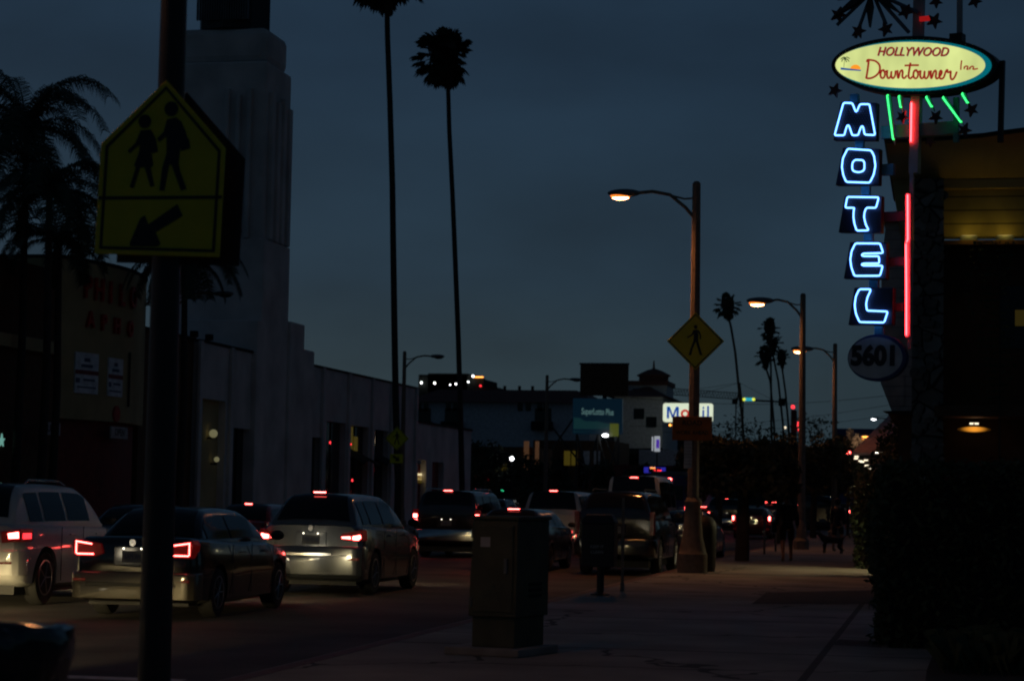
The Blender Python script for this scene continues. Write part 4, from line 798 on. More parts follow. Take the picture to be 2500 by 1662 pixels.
bed = struct('planting_bed', MB().prism([(G(x, y, 0).x, G(x, y, 0).y, .004) for x, y in ((2311, 1594), (2275, 1615), (2262, 1650), (2255, 1720), (2900, 1720), (2900, 1594))], (0, 0, .05)), 'soil')
random.seed(8); gm = MB(); g0 = G(2330, 1640, 0)
for i in range(900):
    x = g0.x + random.uniform(-.1, 3.2); y = g0.y + random.uniform(-.9, .9); a = random.random() * 6.28; l = random.uniform(.15, .5); dx, dy = math.cos(a), math.sin(a); q = .008
    gm.poly([(x - dy * q, y + dx * q, .05), (x + dy * q, y - dx * q, .05), (x + dx * l * .35 + dy * q, y + dy * l * .35 - dx * q, .05 + l * .8), (x + dx * l * .7, y + dy * l * .7, .05 + l * .75)])
tag(part('grass', gm, 'hedge'), kind='stuff')

# ------------------------------------------------------------------ buildings on the far side
FX = -28.6
def fy(px, py=1100): return XP(px, py, FX).y
def fz(px, py): return XP(px, py, FX).z
def gridwall(mb, x0, x1, y0, y1, z0, z1, ops):
    ys = sorted({y0, y1} | {o[0] for o in ops} | {o[1] for o in ops})
    for a, b in zip(ys, ys[1:]):
        zs = sorted([(o[2], o[3]) for o in ops if o[0] <= a + 1e-6 and o[1] >= b - 1e-6]); z = z0
        for c, d in zs:
            if c > z + 1e-4: mb.box(x0, x1, a, b, z, c)
            z = max(z, d)
        if z < z1: mb.box(x0, x1, a, b, z, z1)
    return mb
# white art deco building with the tower
wb = thing('white_deco_building', 'long low white stucco building with shallow piers and a tall stepped tower', 'building', (FX, fy(480), 0)); oy = fy(480)
Z7 = fz(480, 832)
lo = [('niche', 490, 548, 975, 1235), ('doorway', 569, 616, 1046, 1240), ('doorway', 751, 783, 1067, 1240), ('doorway', 796, 843, 1030, 1240), ('shop_window', 856, 899, 1040, 1240), ('shop_window', 914, 948, 1050, 1240)]
ops = [(fy(a) - oy, fy(b) - oy, 0 if n != 'niche' else 0, fz((a + b) / 2, c)) for n, a, b, c, d in lo]
yend = fy(1016) - oy
part('wall', gridwall(MB(), -.4, 0, 0, yend, 0, Z7, ops), 'white', wb)
part('rear_wall', MB().box(-12, -.4, 0, yend, 0, Z7 - .35), 'white', wb)
for i, (a, zt) in enumerate(((480, 832), (557, 858), (630, 900), (726, 905), (783, 918), (847, 930), (905, 945), (952, 957), (1012, 970))):
    y = fy(a) - oy; part('pier', MB().box(0, .14, y - .17, y + .17, 0, Z7 + .03), 'white', wb, bevel=.02)
part('coping', MB().box(-.5, .06, 0, yend, Z7, Z7 + .10), 'dark', wb)
for n, (nm, a, b, c, d) in enumerate(lo):
    y0_, y1_ = fy(a) - oy, fy(b) - oy; zt = ops[n][3]
    if nm == 'niche': part('niche', MB().box(-.38, -.30, y0_, y1_, 0, zt), 'cream', wb)
    else:
        dd = part(nm, MB().box(-.36, -.30, y0_, y1_, 0, zt), 'glass', wb); part('frame', MB().box(-.30, -.26, (y0_ + y1_) / 2 - .05, (y0_ + y1_) / 2 + .05, 0, zt), 'dark', dd)
M['glow_y'] = emi('lit_blind', (.10, .075, .008), .4); M['glow_w'] = emi('lit_strip', (1, .85, .45), .9); M['glow_w2'] = emi('lit_strip_dim', (.6, .45, .15), .5); M['red_glow'] = emi('small_red_glow', (1, .04, .05), 3)
y0_, y1_ = fy(856) - oy, fy(899) - oy; part('lit_blind', MB().box(-.29, -.25, y0_ + .1, y0_ + (y1_ - y0_) * .38, fz(875, 1096), fz(875, 1042)), 'glow_y', wb); part('lit_blind', MB().box(-.29, -.25, y0_ + (y1_ - y0_) * .45, y0_ + (y1_ - y0_) * .66, fz(875, 1100), fz(875, 1065)), 'glow_y', wb)
for a, b, z in ((856, 899, 1098), (914, 948, 1102)):
    ya_, yb_ = fy(a) - oy, fy(b) - oy; mb = MB(); rr = []
    for k in range(9): q = k / 8; yy = ya_ + (yb_ - ya_) * q; zt_ = fz((a + b) / 2, z) - .45 + .45 * math.sin(math.pi * min(1, q + .25) * .8); rr.append([Vector((-.3, yy, zt_ - .06)), Vector((.7, yy, zt_ - .55)), Vector((.7, yy, zt_ - .5)), Vector((-.3, yy, zt_))])
    part('awning', mb.loft(rr), 'dark', wb)
for px, py, r in ((806, 1080, .07), (857, 1084, .05), (860, 1172, .065)): p = XP(px, py, FX + .02); part('red_window_glint', MB().ball((0, 0, 0), r, 8, .5, 1, 1), 'red_glow' if px == 860 else 'brakes', wb, loc=(p.x - FX, p.y - oy, p.z))  # glowing dots stand in for signal reflections in the shop windows
for px, py in ((521, 1058), (529, 1121)):
    p = XP(px, py, FX - .05); s_ = part('wall_lamp', MB().ball((0, 0, 0), .17 if px == 521 else .11, 14), emi('globe', (.26, .24, .12), .5, (.5, .5, .4)), wb, smooth=60, loc=(p.x - FX, p.y - oy, p.z)); part('bracket', MB().box(-.25, 0, -.04, .04, -.22, -.14), 'dark', s_)
# tower with stepped buttresses
ty0 = fy(588, 700); ty1 = fy(712, 700); tz = XP(712, 128, FX + .1).z; tw = 4.3
tk = [( .0, 0, tz - 1.3)]
def obox(nm, x0, x1, a, b, z0, z1, m='white', bv=.12): return part(nm, MB().box(x0, x1, a - oy, b - oy, z0, z1), m, wb, bevel=bv)
yr_ = fy(700, 700)
obox('tower_shaft', -tw, .0, yr_ - 3.6, yr_, Z7 - 1, tz - 1.0); obox('tower_top', -tw + .1, -.12, yr_ - 3.3, yr_ - .25, tz - 1.0, tz + .55, bv=.3)
for k in range(4): part('tower_flute', MB().box(-.02, .22, yr_ - 3.2 + k * .82 - oy, yr_ - 2.8 + k * .82 - oy, Z7 + 5, tz - 2.3 - .3 * (k % 2)), 'white', wb, bevel=.05)
for k in range(3): part('tower_flute', MB().box(-.8 - k * .5, -.6 - k * .5, yr_ - 3.82 - oy, yr_ - 3.6 - oy, Z7 + 5, tz - 2.2 - .3 * (k % 2)), 'white', wb, bevel=.05)
part('tower_slot', MB().box(-2.6, -2.42, yr_ - 3.62 - oy, yr_ - 3.5 - oy, tz - 7.5, tz - 6.2), 'dark', wb)
lz0 = tz + .55; part('louvre_box', MB().lathe([(1.62, lz0), (1.62, lz0 + 1.9), (1.3, lz0 + 2.0)], 8, o=(-2.1, yr_ - 1.9 - oy, 0)), 'black', wb)
for k in range(22): part('louvre_fin', MB().box(-3.3 + k * .11, -3.26 + k * .11, yr_ - 3.55 - oy, yr_ - 3.38 - oy, lz0 + .3, lz0 + 1.4), 'grey', wb)
part('tower_cap', MB().lathe([(1.2, lz0 + 2.0), (1.2, lz0 + 4)], 8, o=(-2.1, yr_ - 1.9 - oy, 0)), 'black', wb)
zb1, zb2 = XP(729, 793, FX).z, XP(757, 858, FX).z
obox('tower_buttress', -3.2, .25, yr_, fy(729, 900), 0, zb1, bv=.05); obox('tower_buttress', -3.2, .20, fy(729, 900), fy(757, 900), 0, zb2, bv=.05); obox('tower_buttress', -3.0, .22, yr_ - 4.6, yr_ - 3.6, 0, Z7 + 1.4, bv=.05)
obox('tower_base', -tw - .12, .12, yr_ - 3.72, yr_ + .003, 0, Z7 + 5.0, bv=.06)
for px, py in ((468, 815), (505, 826)): p = XP(px, py, FX); part('roof_spotlight', MB().box(-.15, .15, -.1, .1, 0, .25), 'dark', wb, loc=(.1, p.y - oy, Z7 + .1), bevel=.03)
# low white shop beyond, with the lit shelves
ls = thing('white_shop', 'low white shop beyond the long white building, with lit shelves behind its window', 'building', (FX, fy(1018), 0)); o2 = fy(1018)
zt = fz(1040, 1035); L2 = fy(1150) - o2; oo = [(fy(1020) - o2 + .1, fy(1041) - o2, 0, fz(1028, 1122)), (fy(1056) - o2, fy(1084) - o2, 0, fz(1070, 1128))]
part('wall', gridwall(MB(), -.4, 0, 0, L2, 0, zt, oo), 'white', ls); part('rear_wall', MB().box(-10, -.4, 0, L2, 0, zt - .3), 'white', ls); part('coping', MB().box(-.5, .08, 0, L2, zt, zt + .12), 'dark', ls)
part('shop_window', MB().box(-.38, -.32, oo[0][0], oo[0][1], 0, oo[0][3]), 'darkred', ls); part('doorway', MB().box(-.38, -.32, oo[1][0], oo[1][1], 0, oo[1][3]), 'darkred', ls)
for k, (y1, y2, m) in enumerate(((1155, 1160, 'glow_w'), (1163, 1165, 'glow_w2'), (1167, 1171, 'glow_w2'), (1174, 1178, 'glow_y'))): part('lit_shelf', MB().box(-.3, -.22, oo[0][0] + .05, oo[0][1] - .05, fz(1028, y2), fz(1028, y1)), m, ls)
p = XP(1020, 1128, FX); part('wall_lamp', MB().ball((.1, p.y - o2, p.z), .12, 8), 'sign_w', ls)

# cream rounded building with red lettering
cbn = thing('cream_building', 'cream stucco building with a rounded front, dull red lettering and two white posters', 'building', (FX, fy(138, 900), 0)); o3 = fy(138, 900)
Ly = fy(352, 900) - o3; zc1 = XP(240, 655, FX).z; zc0 = XP(240, 1030, FX).z
def bulge(q): return .7 * math.sin(math.pi * min(1, max(0, q)))
prof = [Vector((bulge(k / 20) + .0, Ly * k / 20, 0)) for k in range(21)]
mb = MB(); mb.prism([Vector((-.0, 0, zc0)), *[p + Vector((0, 0, zc0)) for p in prof], Vector((-9, Ly, zc0)), Vector((-9, 0, zc0))], (0, 0, zc1 - zc0)); part('wall', mb, 'cream', cbn, smooth=25)
mb = MB(); mb.prism([Vector((-.3, 0, 0)), *[p * .98 + Vector((-.3, 0, 0)) for p in prof], Vector((-9, Ly, 0)), Vector((-9, 0, 0))], (0, 0, zc0)); part('shopfront', mb, 'darkred', cbn, smooth=25)
mb = MB(); mb.prism([p + Vector((.03, 0, zc1)) for p in prof] + [Vector((-9, Ly, zc1)), Vector((-9, 0, zc1))], (0, 0, .12)); part('coping', mb, 'dark', cbn)
def onwall(px, py):
    q = min((k / 200 for k in range(201)), key=lambda k: abs(XP(px, py, FX + bulge(k)).y - o3 - k * Ly)); return XP(px, py, FX + bulge(q)), q
def walltext(s, px, py, pxe, size):
    n = len(s)
    for i, chh in enumerate(s):
        p, q = onwall(px + (pxe - px) * (i + .5) / n, py + (pxe - px) * (i + .5) / n * .24)
        nx = (bulge(q + .02) - bulge(q - .02)) / (.04 * Ly); ang = math.pi / 2 + math.atan(-nx)
        text('sign_letter', chh, size, M['redletter'], cbn, (p.x - FX + .07, p.y - o3, p.z), .05, .02, rz=ang, sx=.8)
M['redletter'] = mat('red_letter_paint', (.62, .04, .02), .6)
walltext('PHILO', 196, 700, 335, 1.05); walltext('APHO', 200, 778, 330, .75)
for (pa, pb_, y1, y2, lb) in ((180, 237, 858, 958, 0), (261, 296, 872, 966, 1)):
    a, q1_ = onwall(pa, (y1 + y2) / 2); b_, q2_ = onwall(pb_, (y1 + y2) / 2); za, zb_ = onwall(pa, y1)[0].z, onwall(pa, y2)[0].z
    v = Vector((b_.x - a.x, b_.y - a.y, 0)); nrm = Vector((v.y, -v.x, 0)).normalized(); A_ = Vector((a.x - FX, a.y - o3, 0)) + nrm * .06; B_ = A_ + v
    ps = part('poster', MB().hexa([A_ + Vector((0, 0, zb_)), B_ + Vector((0, 0, zb_)), B_ - nrm * .1 + Vector((0, 0, zb_)), A_ - nrm * .1 + Vector((0, 0, zb_)), A_ + Vector((0, 0, za)), B_ + Vector((0, 0, za)), B_ - nrm * .1 + Vector((0, 0, za)), A_ - nrm * .1 + Vector((0, 0, za))]), mat('poster_paper', (.82, .84, .88), .6), cbn)
    zm = (za + zb_) / 2 + .02; part('red_band', MB().hexa([A_ + nrm * .004 + Vector((0, 0, zm - .07)), B_ + nrm * .004 + Vector((0, 0, zm - .07)), B_ + Vector((0, 0, zm - .07)), A_ + Vector((0, 0, zm - .07)), A_ + nrm * .004 + Vector((0, 0, zm + .07)), B_ + nrm * .004 + Vector((0, 0, zm + .07)), B_ + Vector((0, 0, zm + .07)), A_ + Vector((0, 0, zm + .07))]), mat('poster_band', (.25, .02, .03), .6), ps)
    for k, (u_, w_, dz, hh) in enumerate(((.5, .25, .42, .12), (.5, .5, .22, .10), (.12, .18, -.28, .16), (.6, .5, -.25, .07), (.5, .8, -.5, .05))):
        P0 = A_.lerp(B_, u_ - w_ / 2) + nrm * .003; P1 = A_.lerp(B_, u_ + w_ / 2) + nrm * .003; part('printed_line', MB().hexa([P0 + Vector((0, 0, zm + dz - hh / 2)), P1 + Vector((0, 0, zm + dz - hh / 2)), P1 - nrm * .003 + Vector((0, 0, zm + dz - hh / 2)), P0 - nrm * .003 + Vector((0, 0, zm + dz - hh / 2)), P0 + Vector((0, 0, zm + dz + hh / 2)), P1 + Vector((0, 0, zm + dz + hh / 2)), P1 - nrm * .003 + Vector((0, 0, zm + dz + hh / 2)), P0 - nrm * .003 + Vector((0, 0, zm + dz + hh / 2))]), mat('print_ink', (.08, .12, .2), .7), ps)
p, _q = onwall(283, 1010); part('wall_emblem', MB().lathe([(.28, -.03), (.28, .05)], 18, axis='X', o=(p.x - FX, p.y - o3, p.z)), 'redletter', cbn)
p, _q = onwall(312, 930); part('conduit', MB().tube([(p.x - FX + .05, p.y - o3, p.z - .9), (p.x - FX + .05, p.y - o3, p.z + 1)], .04, 6), 'dark', cbn)
for px, py, s_ in ((122, 1046, 'SUITE'), (290, 1056, 'OPEN')):
    p = XP(px, py, FX + .75); q = part('fascia_sign', MB().box(-.03, .03, -.75, .75, -.2, .2), 'sign_w', cbn, loc=(p.x - FX, p.y - o3, p.z)); text('lettering', s_, .34, 'sign_k', q, (.035, 0, 0), .004, .004, rz=math.pi / 2)
# brown building at the left edge and dark infill between the two
bb = thing('brown_building', 'dark brown building at the left edge behind the feathery palms', 'building', (FX, 45, 0)); part('wall', MB().box(-9, 0, 0, fy(136, 900) - 45, 0, XP(60, 640, FX).z), 'brownwall', bb)
part('window', MB().box(-.02, .03, 9, 11.5, 3.2, 5.6), 'glass', bb); part('window', MB().box(-.02, .03, 13, 14.6, 3.2, 5.6), 'glass', bb); part('cornice', MB().box(-.1, .25, 0, fy(136, 900) - 45, 6.0, 6.4), 'cream', bb)
M['mint'] = emi('mint_neon', (.2, .5, .42), .6); p = XP(4, 1075, FX + .05); part('neon_sign', MB().star((0, 0), .22, -.02, .02), 'mint', bb, loc=(p.x - FX, p.y - 45, p.z)).rotation_euler = (0, 0, R(90))
og2 = thing('orange_building', 'narrow orange-brown building between the cream and the long white building', 'building', (FX, fy(354, 900), 0)); part('wall', MB().box(-9, -.2, 0, fy(479) - fy(354, 900) - .05, 0, XP(460, 826, FX).z), 'brownwall', og2); part('coping', MB().box(-9.05, -.1, 0, fy(479) - fy(354, 900) - .05, XP(460, 826, FX).z, XP(460, 826, FX).z + .12), 'dark', og2)

# ------------------------------------------------------------------ far background
def facing(name, label, cat, pxl, pxr, D, ytop, depth, m='white'):
    """a block whose front faces the camera; returns thing, width, height"""
    Y = AT((pxl + pxr) / 2, D).y; a, b = YP(pxl, ytop, Y), YP(pxr, ytop, Y); t = thing(name, label, cat, (a.x, Y, 0)); w = b.x - a.x; h = (a.z + b.z) / 2
    part('wall', MB().box(0, w, 0, depth, 0, h), m, t); return t, w, h, Y
M['farwhite'] = mat('far_white_wall', (.60, .60, .64), .9)
ap_, w, h, Y = facing('apartment_block', 'long pale apartment block with a wide dark tiled roof in the middle distance', 'building', 1012, 1440, 228, 982, 16, 'farwhite')
part('roof', MB().hexa([(-1, -1, h), (w + 1, -1, h), (w + 1, 17, h), (-1, 17, h), (2, 3, h + 1.5), (w - 2, 3, h + 1.5), (w - 2, 13, h + 1.5), (2, 13, h + 1.5)]), 'tile', ap_)
for px in (1023, 1040, 1095, 1112, 1270, 1290, 1318, 1333): 
    p = YP(px, 993, Y); wn = part('window', MB().box(-.28, .28, -.05, .1, -.45, .45), 'glass', ap_, loc=(p.x - ap_.location.x, 0, p.z)); 
for px, py in ((1032, 1012), (1106, 1012), (1326, 1012)): p = YP(px, py, Y); wn = part('window', MB().box(-.9, .9, -.05, .1, -.7, .7), 'glass', ap_, loc=(p.x - ap_.location.x, 0, p.z)); part('balcony', MB().box(-1.1, 1.1, -1.1, -.06, -1.7, -.75), 'dark', wn)
for px in (1232, 1268, 1300): p = YP(px, 965, Y + 8); part('roof_vent', MB().box(-.15, .15, -.1, .1, 0, .9), 'dark', ap_, loc=(p.x - ap_.location.x, 8, h + 1.3))
cu, w, h, Y = facing('cupola_building', 'pale corner building with a round tiled cupola behind the dark billboard', 'building', 1500, 1618, 236, 968, 14, 'farwhite')
part('roof', MB().hexa([(-1, -1, h), (w + .6, -1, h), (w + .6, 15, h), (-1, 15, h), (3, 4, h + 1.3), (w - 2, 4, h + 1.3), (w - 2, 10, h + 1.3), (3, 10, h + 1.3)]), 'tile', cu)
a, b = YP(1531, 940, Y + 4), YP(1628, 940, Y + 4); q = cu.location.x; part('upper_wall', MB().box(a.x - q, b.x - q, 4, 10, h - 1, a.z), 'farwhite', cu); part('upper_roof', MB().box(a.x - q - .3, b.x - q + .2, 3.6, 10.3, a.z, a.z + .5), 'tile', cu)
c_ = YP(1596, 925, Y + 6); part('cupola', MB().lathe([(1.7, a.z + .4), (1.7, c_.z + .3), (1.95, c_.z + .3), (1.9, c_.z + .45), (.9, c_.z + .95), (.15, c_.z + 1.2), (.06, c_.z + 2.1)], 16, o=(c_.x - q, 6, 0)), 'tile', cu)
for px in (1550, 1582): p = YP(px, 953, Y + 4); part('window', MB().box(-.2, .2, 3.9, 4.1, -.2, .2), 'glass', cu, loc=(p.x - q, 0, p.z))
for px, py in ((1560, 1010), (1590, 1030), (1620, 1110), (1570, 1110)): p = YP(px, py, Y); part('window', MB().box(-.6, .6, -.05, .1, -.6, .6), 'glass', cu, loc=(p.x - q, 0, p.z))
for k, px in enumerate((1540, 1562, 1584, 1606)): p = YP(px, 1120, Y); part('ground_floor_window', MB().box(-.5, .5, -.05, .1, -1.2, 1.2), 'glass', cu, loc=(p.x - q, 0, p.z))
# small buildings between
M['orangewall'] = emi('lit_orange_wall', (.10, .045, .02), .5, (.3, .18, .1)); M['dimred'] = emi('dim_red_neon', (.25, .005, .01), .8)
for nm, lb, a, b, D, yt, m in (('shop_block', 'dark one-storey shop row below the apartment block', 1150, 1300, 190, 1090, 'brownwall'), ('shop_block', 'dark shop row below the billboard with dim lit windows', 1302, 1500, 205, 1075, 'brownwall'), ('shop_block', 'low reddish shop row left of the purple sign', 1440, 1660, 180, 1135, 'darkred'), ('grey_block', 'grey wall block with two dark windows above the city bus', 1560, 1690, 215, 1098, 'farwhite')):
    t, w, h, Y = facing(nm, lb, 'building', a, b, D, yt, 10, m)
    for k in range(4): part('window', MB().box(w * (k + .25) / 4, w * (k + .75) / 4, -.06, .05, h * .35, h * .75), 'glass', t)
    if nm == 'shop_block' and a == 1150:
        for px, w_ in ((1286, .22), (1312, .16)): p = YP(px, 1115, Y); part('lit_pillar', MB().box(-w_, w_, -.3, -.1, -1.6, 1.4), 'orangewall', t, loc=(p.x - t.location.x, 0, p.z))
        p = YP(1166, 1166, Y); text('neon_text', 'OPEN', .9, 'dimred', t, (p.x - t.location.x, -.15, p.z), .02)
        p = YP(1222, 1140, Y); part('lit_window', MB().box(-.6, .6, -.12, -.07, -.4, .3), 'glow_y', t, loc=(p.x - t.location.x, 0, p.z))
    if nm == 'shop_block' and a == 1302:
        for px, mm in ((1385, 'glow_y'), (1403, 'glow_y'), (1432, 'farwhite'), (1458, 'farwhite')): p = YP(px, 1118, Y); part('lit_window', MB().box(-.3, .3, -.12, -.07, -.7, .7), mm, t, loc=(p.x - t.location.x, 0, p.z))
# hill with a dark lit building on top
hl = thing('hilltop_building', 'dark low hilltop building with a row of white floodlights', 'building', AT(1110, 640, 0)); q = hl.location
for (x1, x2, y1, y2) in ((1022, 1150, 914, 985), (1045, 1140, 911, 985), (1150, 1180, 925, 985), (1180, 1210, 944, 985)):
    a, b = YP(x1, y1, q.y), YP(x2, y2, q.y); part('wall', MB().box(a.x - q.x, b.x - q.x, 0, 20, b.z, a.z), 'hill', hl)
for px, py, r in ((1029, 934, .38), (1061, 935, .42), (1099, 939, .24), (1113, 937, .34), (1143, 932, .3), (1155, 918, .42)): p = YP(px, py, q.y - 1); part('floodlight', MB().ball((0, 0, 0), r * .75, 10), 'cwhite', hl, loc=(p.x - q.x, -1, p.z))
a, b = YP(1159, 920, q.y), YP(1180, 919, q.y); part('light_strip', MB().box(a.x - q.x, b.x - q.x, -.5, 0, a.z - .18, a.z + .12), 'amber', hl); p = YP(1175, 942, q.y); part('red_beacon', MB().ball((p.x - q.x, -1, p.z), .3, 8), 'brakes', hl)
hb = []
random.seed(4)
pts = [(900, 960), (930, 935), (960, 927), (990, 930), (1020, 940), (1210, 948), (1300, 958), (1420, 968), (1700, 1060), (2000, 1085), (2400, 1080), (2700, 1100)]
H_ = [YP(x, y + 8, 700) for x, y in pts]; H_ = [Vector((H_[0].x - 400, 700, 30))] + H_ + [Vector((H_[-1].x + 300, 700, 10))]
struct('hills', MB().loft([[Vector((p.x, 690, -1)), Vector((p.x, 690, p.z)), Vector((p.x, 900, p.z * .8)), Vector((p.x, 900, -1))] for p in H_]), 'hill')
# billboards
def board(px1, px2, y1, y2, D, name, label, m, tilt=0):
    Y = AT((px1 + px2) / 2, D).y; a, b = YP(px1, y1, Y), YP(px2, y2, Y); c = (a + b) / 2; w = b.x - a.x; h = a.z - b.z; t = thing(name, label, 'billboard', (c.x, Y, 0), R(tilt)); w /= math.cos(R(tilt))
    pn = part('panel', MB().box(-w / 2, w / 2, 0, .35, c.z - h / 2, c.z + h / 2), m, t); return t, pn, c.z, w, h
M['lotto'] = emi('lit_blue_poster', (.002, .013, .026), .5); M['lotto2'] = emi('lit_teal_poster', (.008, .04, .045), .5); M['lottot'] = emi('poster_letters', (.10, .20, .20), .6); M['yellowp'] = emi('lit_yellow_tab', (.05, .06, .008), 1)
t, pn, zc, w, h = board(1399, 1519, 972, 1060, 200, 'blue_billboard', 'lit blue lottery billboard with cloud picture and a yellow corner tab', 'lotto', 0)
text('headline', 'SuperLotto Plus', .66, 'lottot', pn, (0, -.02, zc + h * .12), .004, .012, sx=.72, sz=1.25, ry=R(1.5))
cl = MB(); random.seed(12); pp_ = [(-w * .48, -h * .45), (-w * .48, -h * .02)]
for k in range(15): pp_.append((-w * .47 + w * .9 * k / 14, -h * (.05 + .016 * k) + random.uniform(-.12, .18)))
pp_.append((w * .45, -h * .4)); cl.xz([(x, z + zc) for x, z in pp_], -.012, -.004); part('cloud_picture', cl, 'lotto2', pn)
part('corner_tab', MB().box(w * .25, w * .43, -.05, -.01, zc - h * .56, zc - h * .2), 'yellowp', pn); part('lower_band', MB().box(-w * .48, w * .25, -.018, -.012, zc - h * .43, zc - h * .36), 'lotto', pn)
p = YP(1480, 1063, t.location.y); part('billboard_lamp', MB().ball((p.x - t.location.x, -.6, p.z), .24, 10, 1.3, .7, .6), 'cwhite', t)
tr = MB(); z0 = zc - h / 2
for x in (-w * .42, 0, w * .42): tr.tube([(x, .2, 0), (x, .2, z0)], .1, 6)
for x1, x2, za, zb_ in ((-w * .42, 0, 0, z0), (0, -w * .42, 0, z0), (0, w * .42, 0, z0), (w * .42, 0, 0, z0), (-w * 1.0, -w * .42, z0 - 2, z0 + 2), (-w * 1.1, -w * .3, z0 + 1.6, z0 - 3), (w * .1, w * .6, z0, z0 - 5)): tr.tube([(x1, .4, za), (x2, .4, zb_)], .09, 5)
part('steel_frame', tr, 'black', t)
t, pn, zc, w, h = board(1417, 1533, 887, 966, 206, 'dark_billboard', 'unlit dark billboard standing above the blue one', 'brownwall', 0)
part('rim', MB().box(-w / 2 - .1, w / 2 + .1, -.05, .0, zc + h / 2 - .12, zc + h / 2 + .06), 'black', pn); text('faint_lettering', 'BLVD', .7, 'brownwall', pn, (-.2, -.01, zc + .2), .02)
part('post', MB().tube([(0, .5, 0), (0, .5, zc - h / 2)], .22, 8), 'black', t)
# petrol station sign
M['msign'] = emi('lit_white_sign', (.72, .80, .60), .95, (.3, .3, .3)); M['mblue'] = emi('lit_blue_letter', (.0, .05, .30), 1); M['mred'] = emi('lit_red_letter', (.5, .01, .01), 1)
Y = AT(1680, 226).y; a, b = YP(1618, 982, Y), YP(1740, 1032, Y); c = (a + b) / 2; w, h = b.x - a.x, a.z - b.z - .1
ms = thing('petrol_sign', 'lit white petrol station sign with blue letters and one red letter', 'sign', (c.x, Y, 0))
pn = part('sign_box', MB().box(-w / 2, w / 2, 0, .6, c.z - h / 2, c.z + h / 2), 'msign', ms); bm_ = pn.modifiers.new('bevel', 'BEVEL'); bm_.width = .28; bm_.segments = 4; bm_.limit_method = 'ANGLE'
part('post', MB().tube([(0, .3, 0), (0, .3, c.z - h / 2)], .2, 8), 'black', ms)
us = w / 122.0
for ch, x, sc_, mm in (('M', 1642.5, 1.0, 'mblue'), ('o', 1672.8, .95, 'mred'), ('b', 1696, 1.0, 'mblue'), ('i', 1717, 1.0, 'mblue'), ('l', 1728.5, 1.0, 'mblue')):
    xx = (x - 1679) * us
    if ch == 'o':
        ring = MB(); n = 24; R1, R2 = 10.6 * us, 5.4 * us; cz = c.z - 2.8 * us
        for k in range(n):
            a1, a2 = 2 * math.pi * k / n, 2 * math.pi * (k + 1) / n; ring.xz([(xx + R1 * math.cos(a1), cz + R1 * math.sin(a1)), (xx + R1 * math.cos(a2), cz + R1 * math.sin(a2)), (xx + R2 * math.cos(a2), cz + R2 * math.sin(a2)), (xx + R2 * math.cos(a1), cz + R2 * math.sin(a1))], -.04, -.01)
        part('letter', ring, mm, pn)
    elif ch == 'M':
        zb, zt_m = c.z - 14.5 * us, c.z + 14 * us; X0 = (1628.5 - 1679) * us; pp = lambda x, t: (X0 + x * us, zb + (zt_m - zb) * t)
        part('letter', MB().xz([pp(0, 0), pp(0, 1), pp(7, 1), pp(14.5, .3), pp(22, 1), pp(29, 1), pp(29, 0), pp(23.5, 0), pp(23.5, .72), pp(17, .08), pp(12, .08), pp(5.5, .72), pp(5.5, 0)], -.04, -.01), mm, pn)
    else: text('letter', ch, 41 * us, mm, pn, (xx, -.03, c.z + .6 * us), .01, .012, sx=1.05)
for px in (1637, 1645): p = YP(px, 1038, Y); part('canopy_lamp', MB().ball((p.x - c.x, -.4, p.z), .13, 8), 'amber', ms)
# small purple pillar sign, LED shop sign, white box sign
def boxsign(label, pxc, pyc, wpx, hpx, D, m, post=True, depth=.2):
    Y = AT(pxc, D).y; a, b = YP(pxc - wpx / 2, pyc - hpx / 2, Y), YP(pxc + wpx / 2, pyc + hpx / 2, Y); c = (a + b) / 2; w, h = b.x - a.x, abs(a.z - b.z); t = thing('box_sign', label, 'sign', (c.x, Y, 0)); s = part('sign_box', MB().box(-w / 2, w / 2, 0, depth, c.z - h / 2, c.z + h / 2), m, t, bevel=.02)
    if post: part('post', MB().tube([(0, depth / 2, 0), (0, depth / 2, c.z - h / 2)], .06, 6), 'black', t)
    return t, s, c.z, w, h
M['lilac'] = emi('lit_lilac_sign', (.35, .38, .42), .8); M['violet'] = emi('violet_letter', (.06, .02, .30), 1); M['ledblue'] = emi('led_blue', (.02, .02, .30), .9)
t, s, zc, w, h = boxsign('small lit upright sign with a violet panel between the billboard and the lamp post', 1604, 1083, 13, 38, 185, 'lilac'); part('violet_panel', MB().box(-w * .15, w * .42, -.02, -.005, zc - h * .28, zc + h * .28), 'violet', s); part('side_strip', MB().box(-w * .95, -w * .7, 0, .1, zc - h * .45, zc + h * .45), 'lilac', t)
t, s, zc, w, h = boxsign('blue lit shop sign with amber and red dot lettering above the white van', 1598, 1147, 52, 15, 120, 'ledblue'); part('dark_panel', MB().box(-w * .28, w * .30, -.03, -.01, zc - h * .45, zc + h * .4), 'black', s)
text('dot_lettering', 'SALE', .14, 'amber', s, (-.1, -.04, zc + .12), .003, .0); text('dot_lettering', '2 99', .26, 'brakes', s, (.18, -.04, zc - .08), .003, .004)
M['boxw'] = emi('lit_box_white', (.75, .85, .75), 1); boxsign('small bright white box sign just right of the pedestal lamp post', 1707, 1176, 11, 17, 140, 'boxw'); boxsign('dim grey plate sign right of the bright white box sign', 1727, 1189, 9, 18, 140, 'sign_w')
for i, px in enumerate((1704, 1718, 1736, 1750)): 
    p = AT(px, 210, 0); z = YP(px, 1210, p.y).z; t = thing('canopy_light', 'pale round light above the far cars, number ' + ('one' if i == 0 else 'two' if i == 1 else 'three' if i == 2 else 'four') + ' of four from the lamp post', 'light', p, 0, 'row of four pale lights'); part('bulb', MB().ball((0, 0, z), .14, 8), 'ywhite', t); part('post', MB().tube([(0, .1, 0), (0, .1, z)], .03, 5), 'black', t)
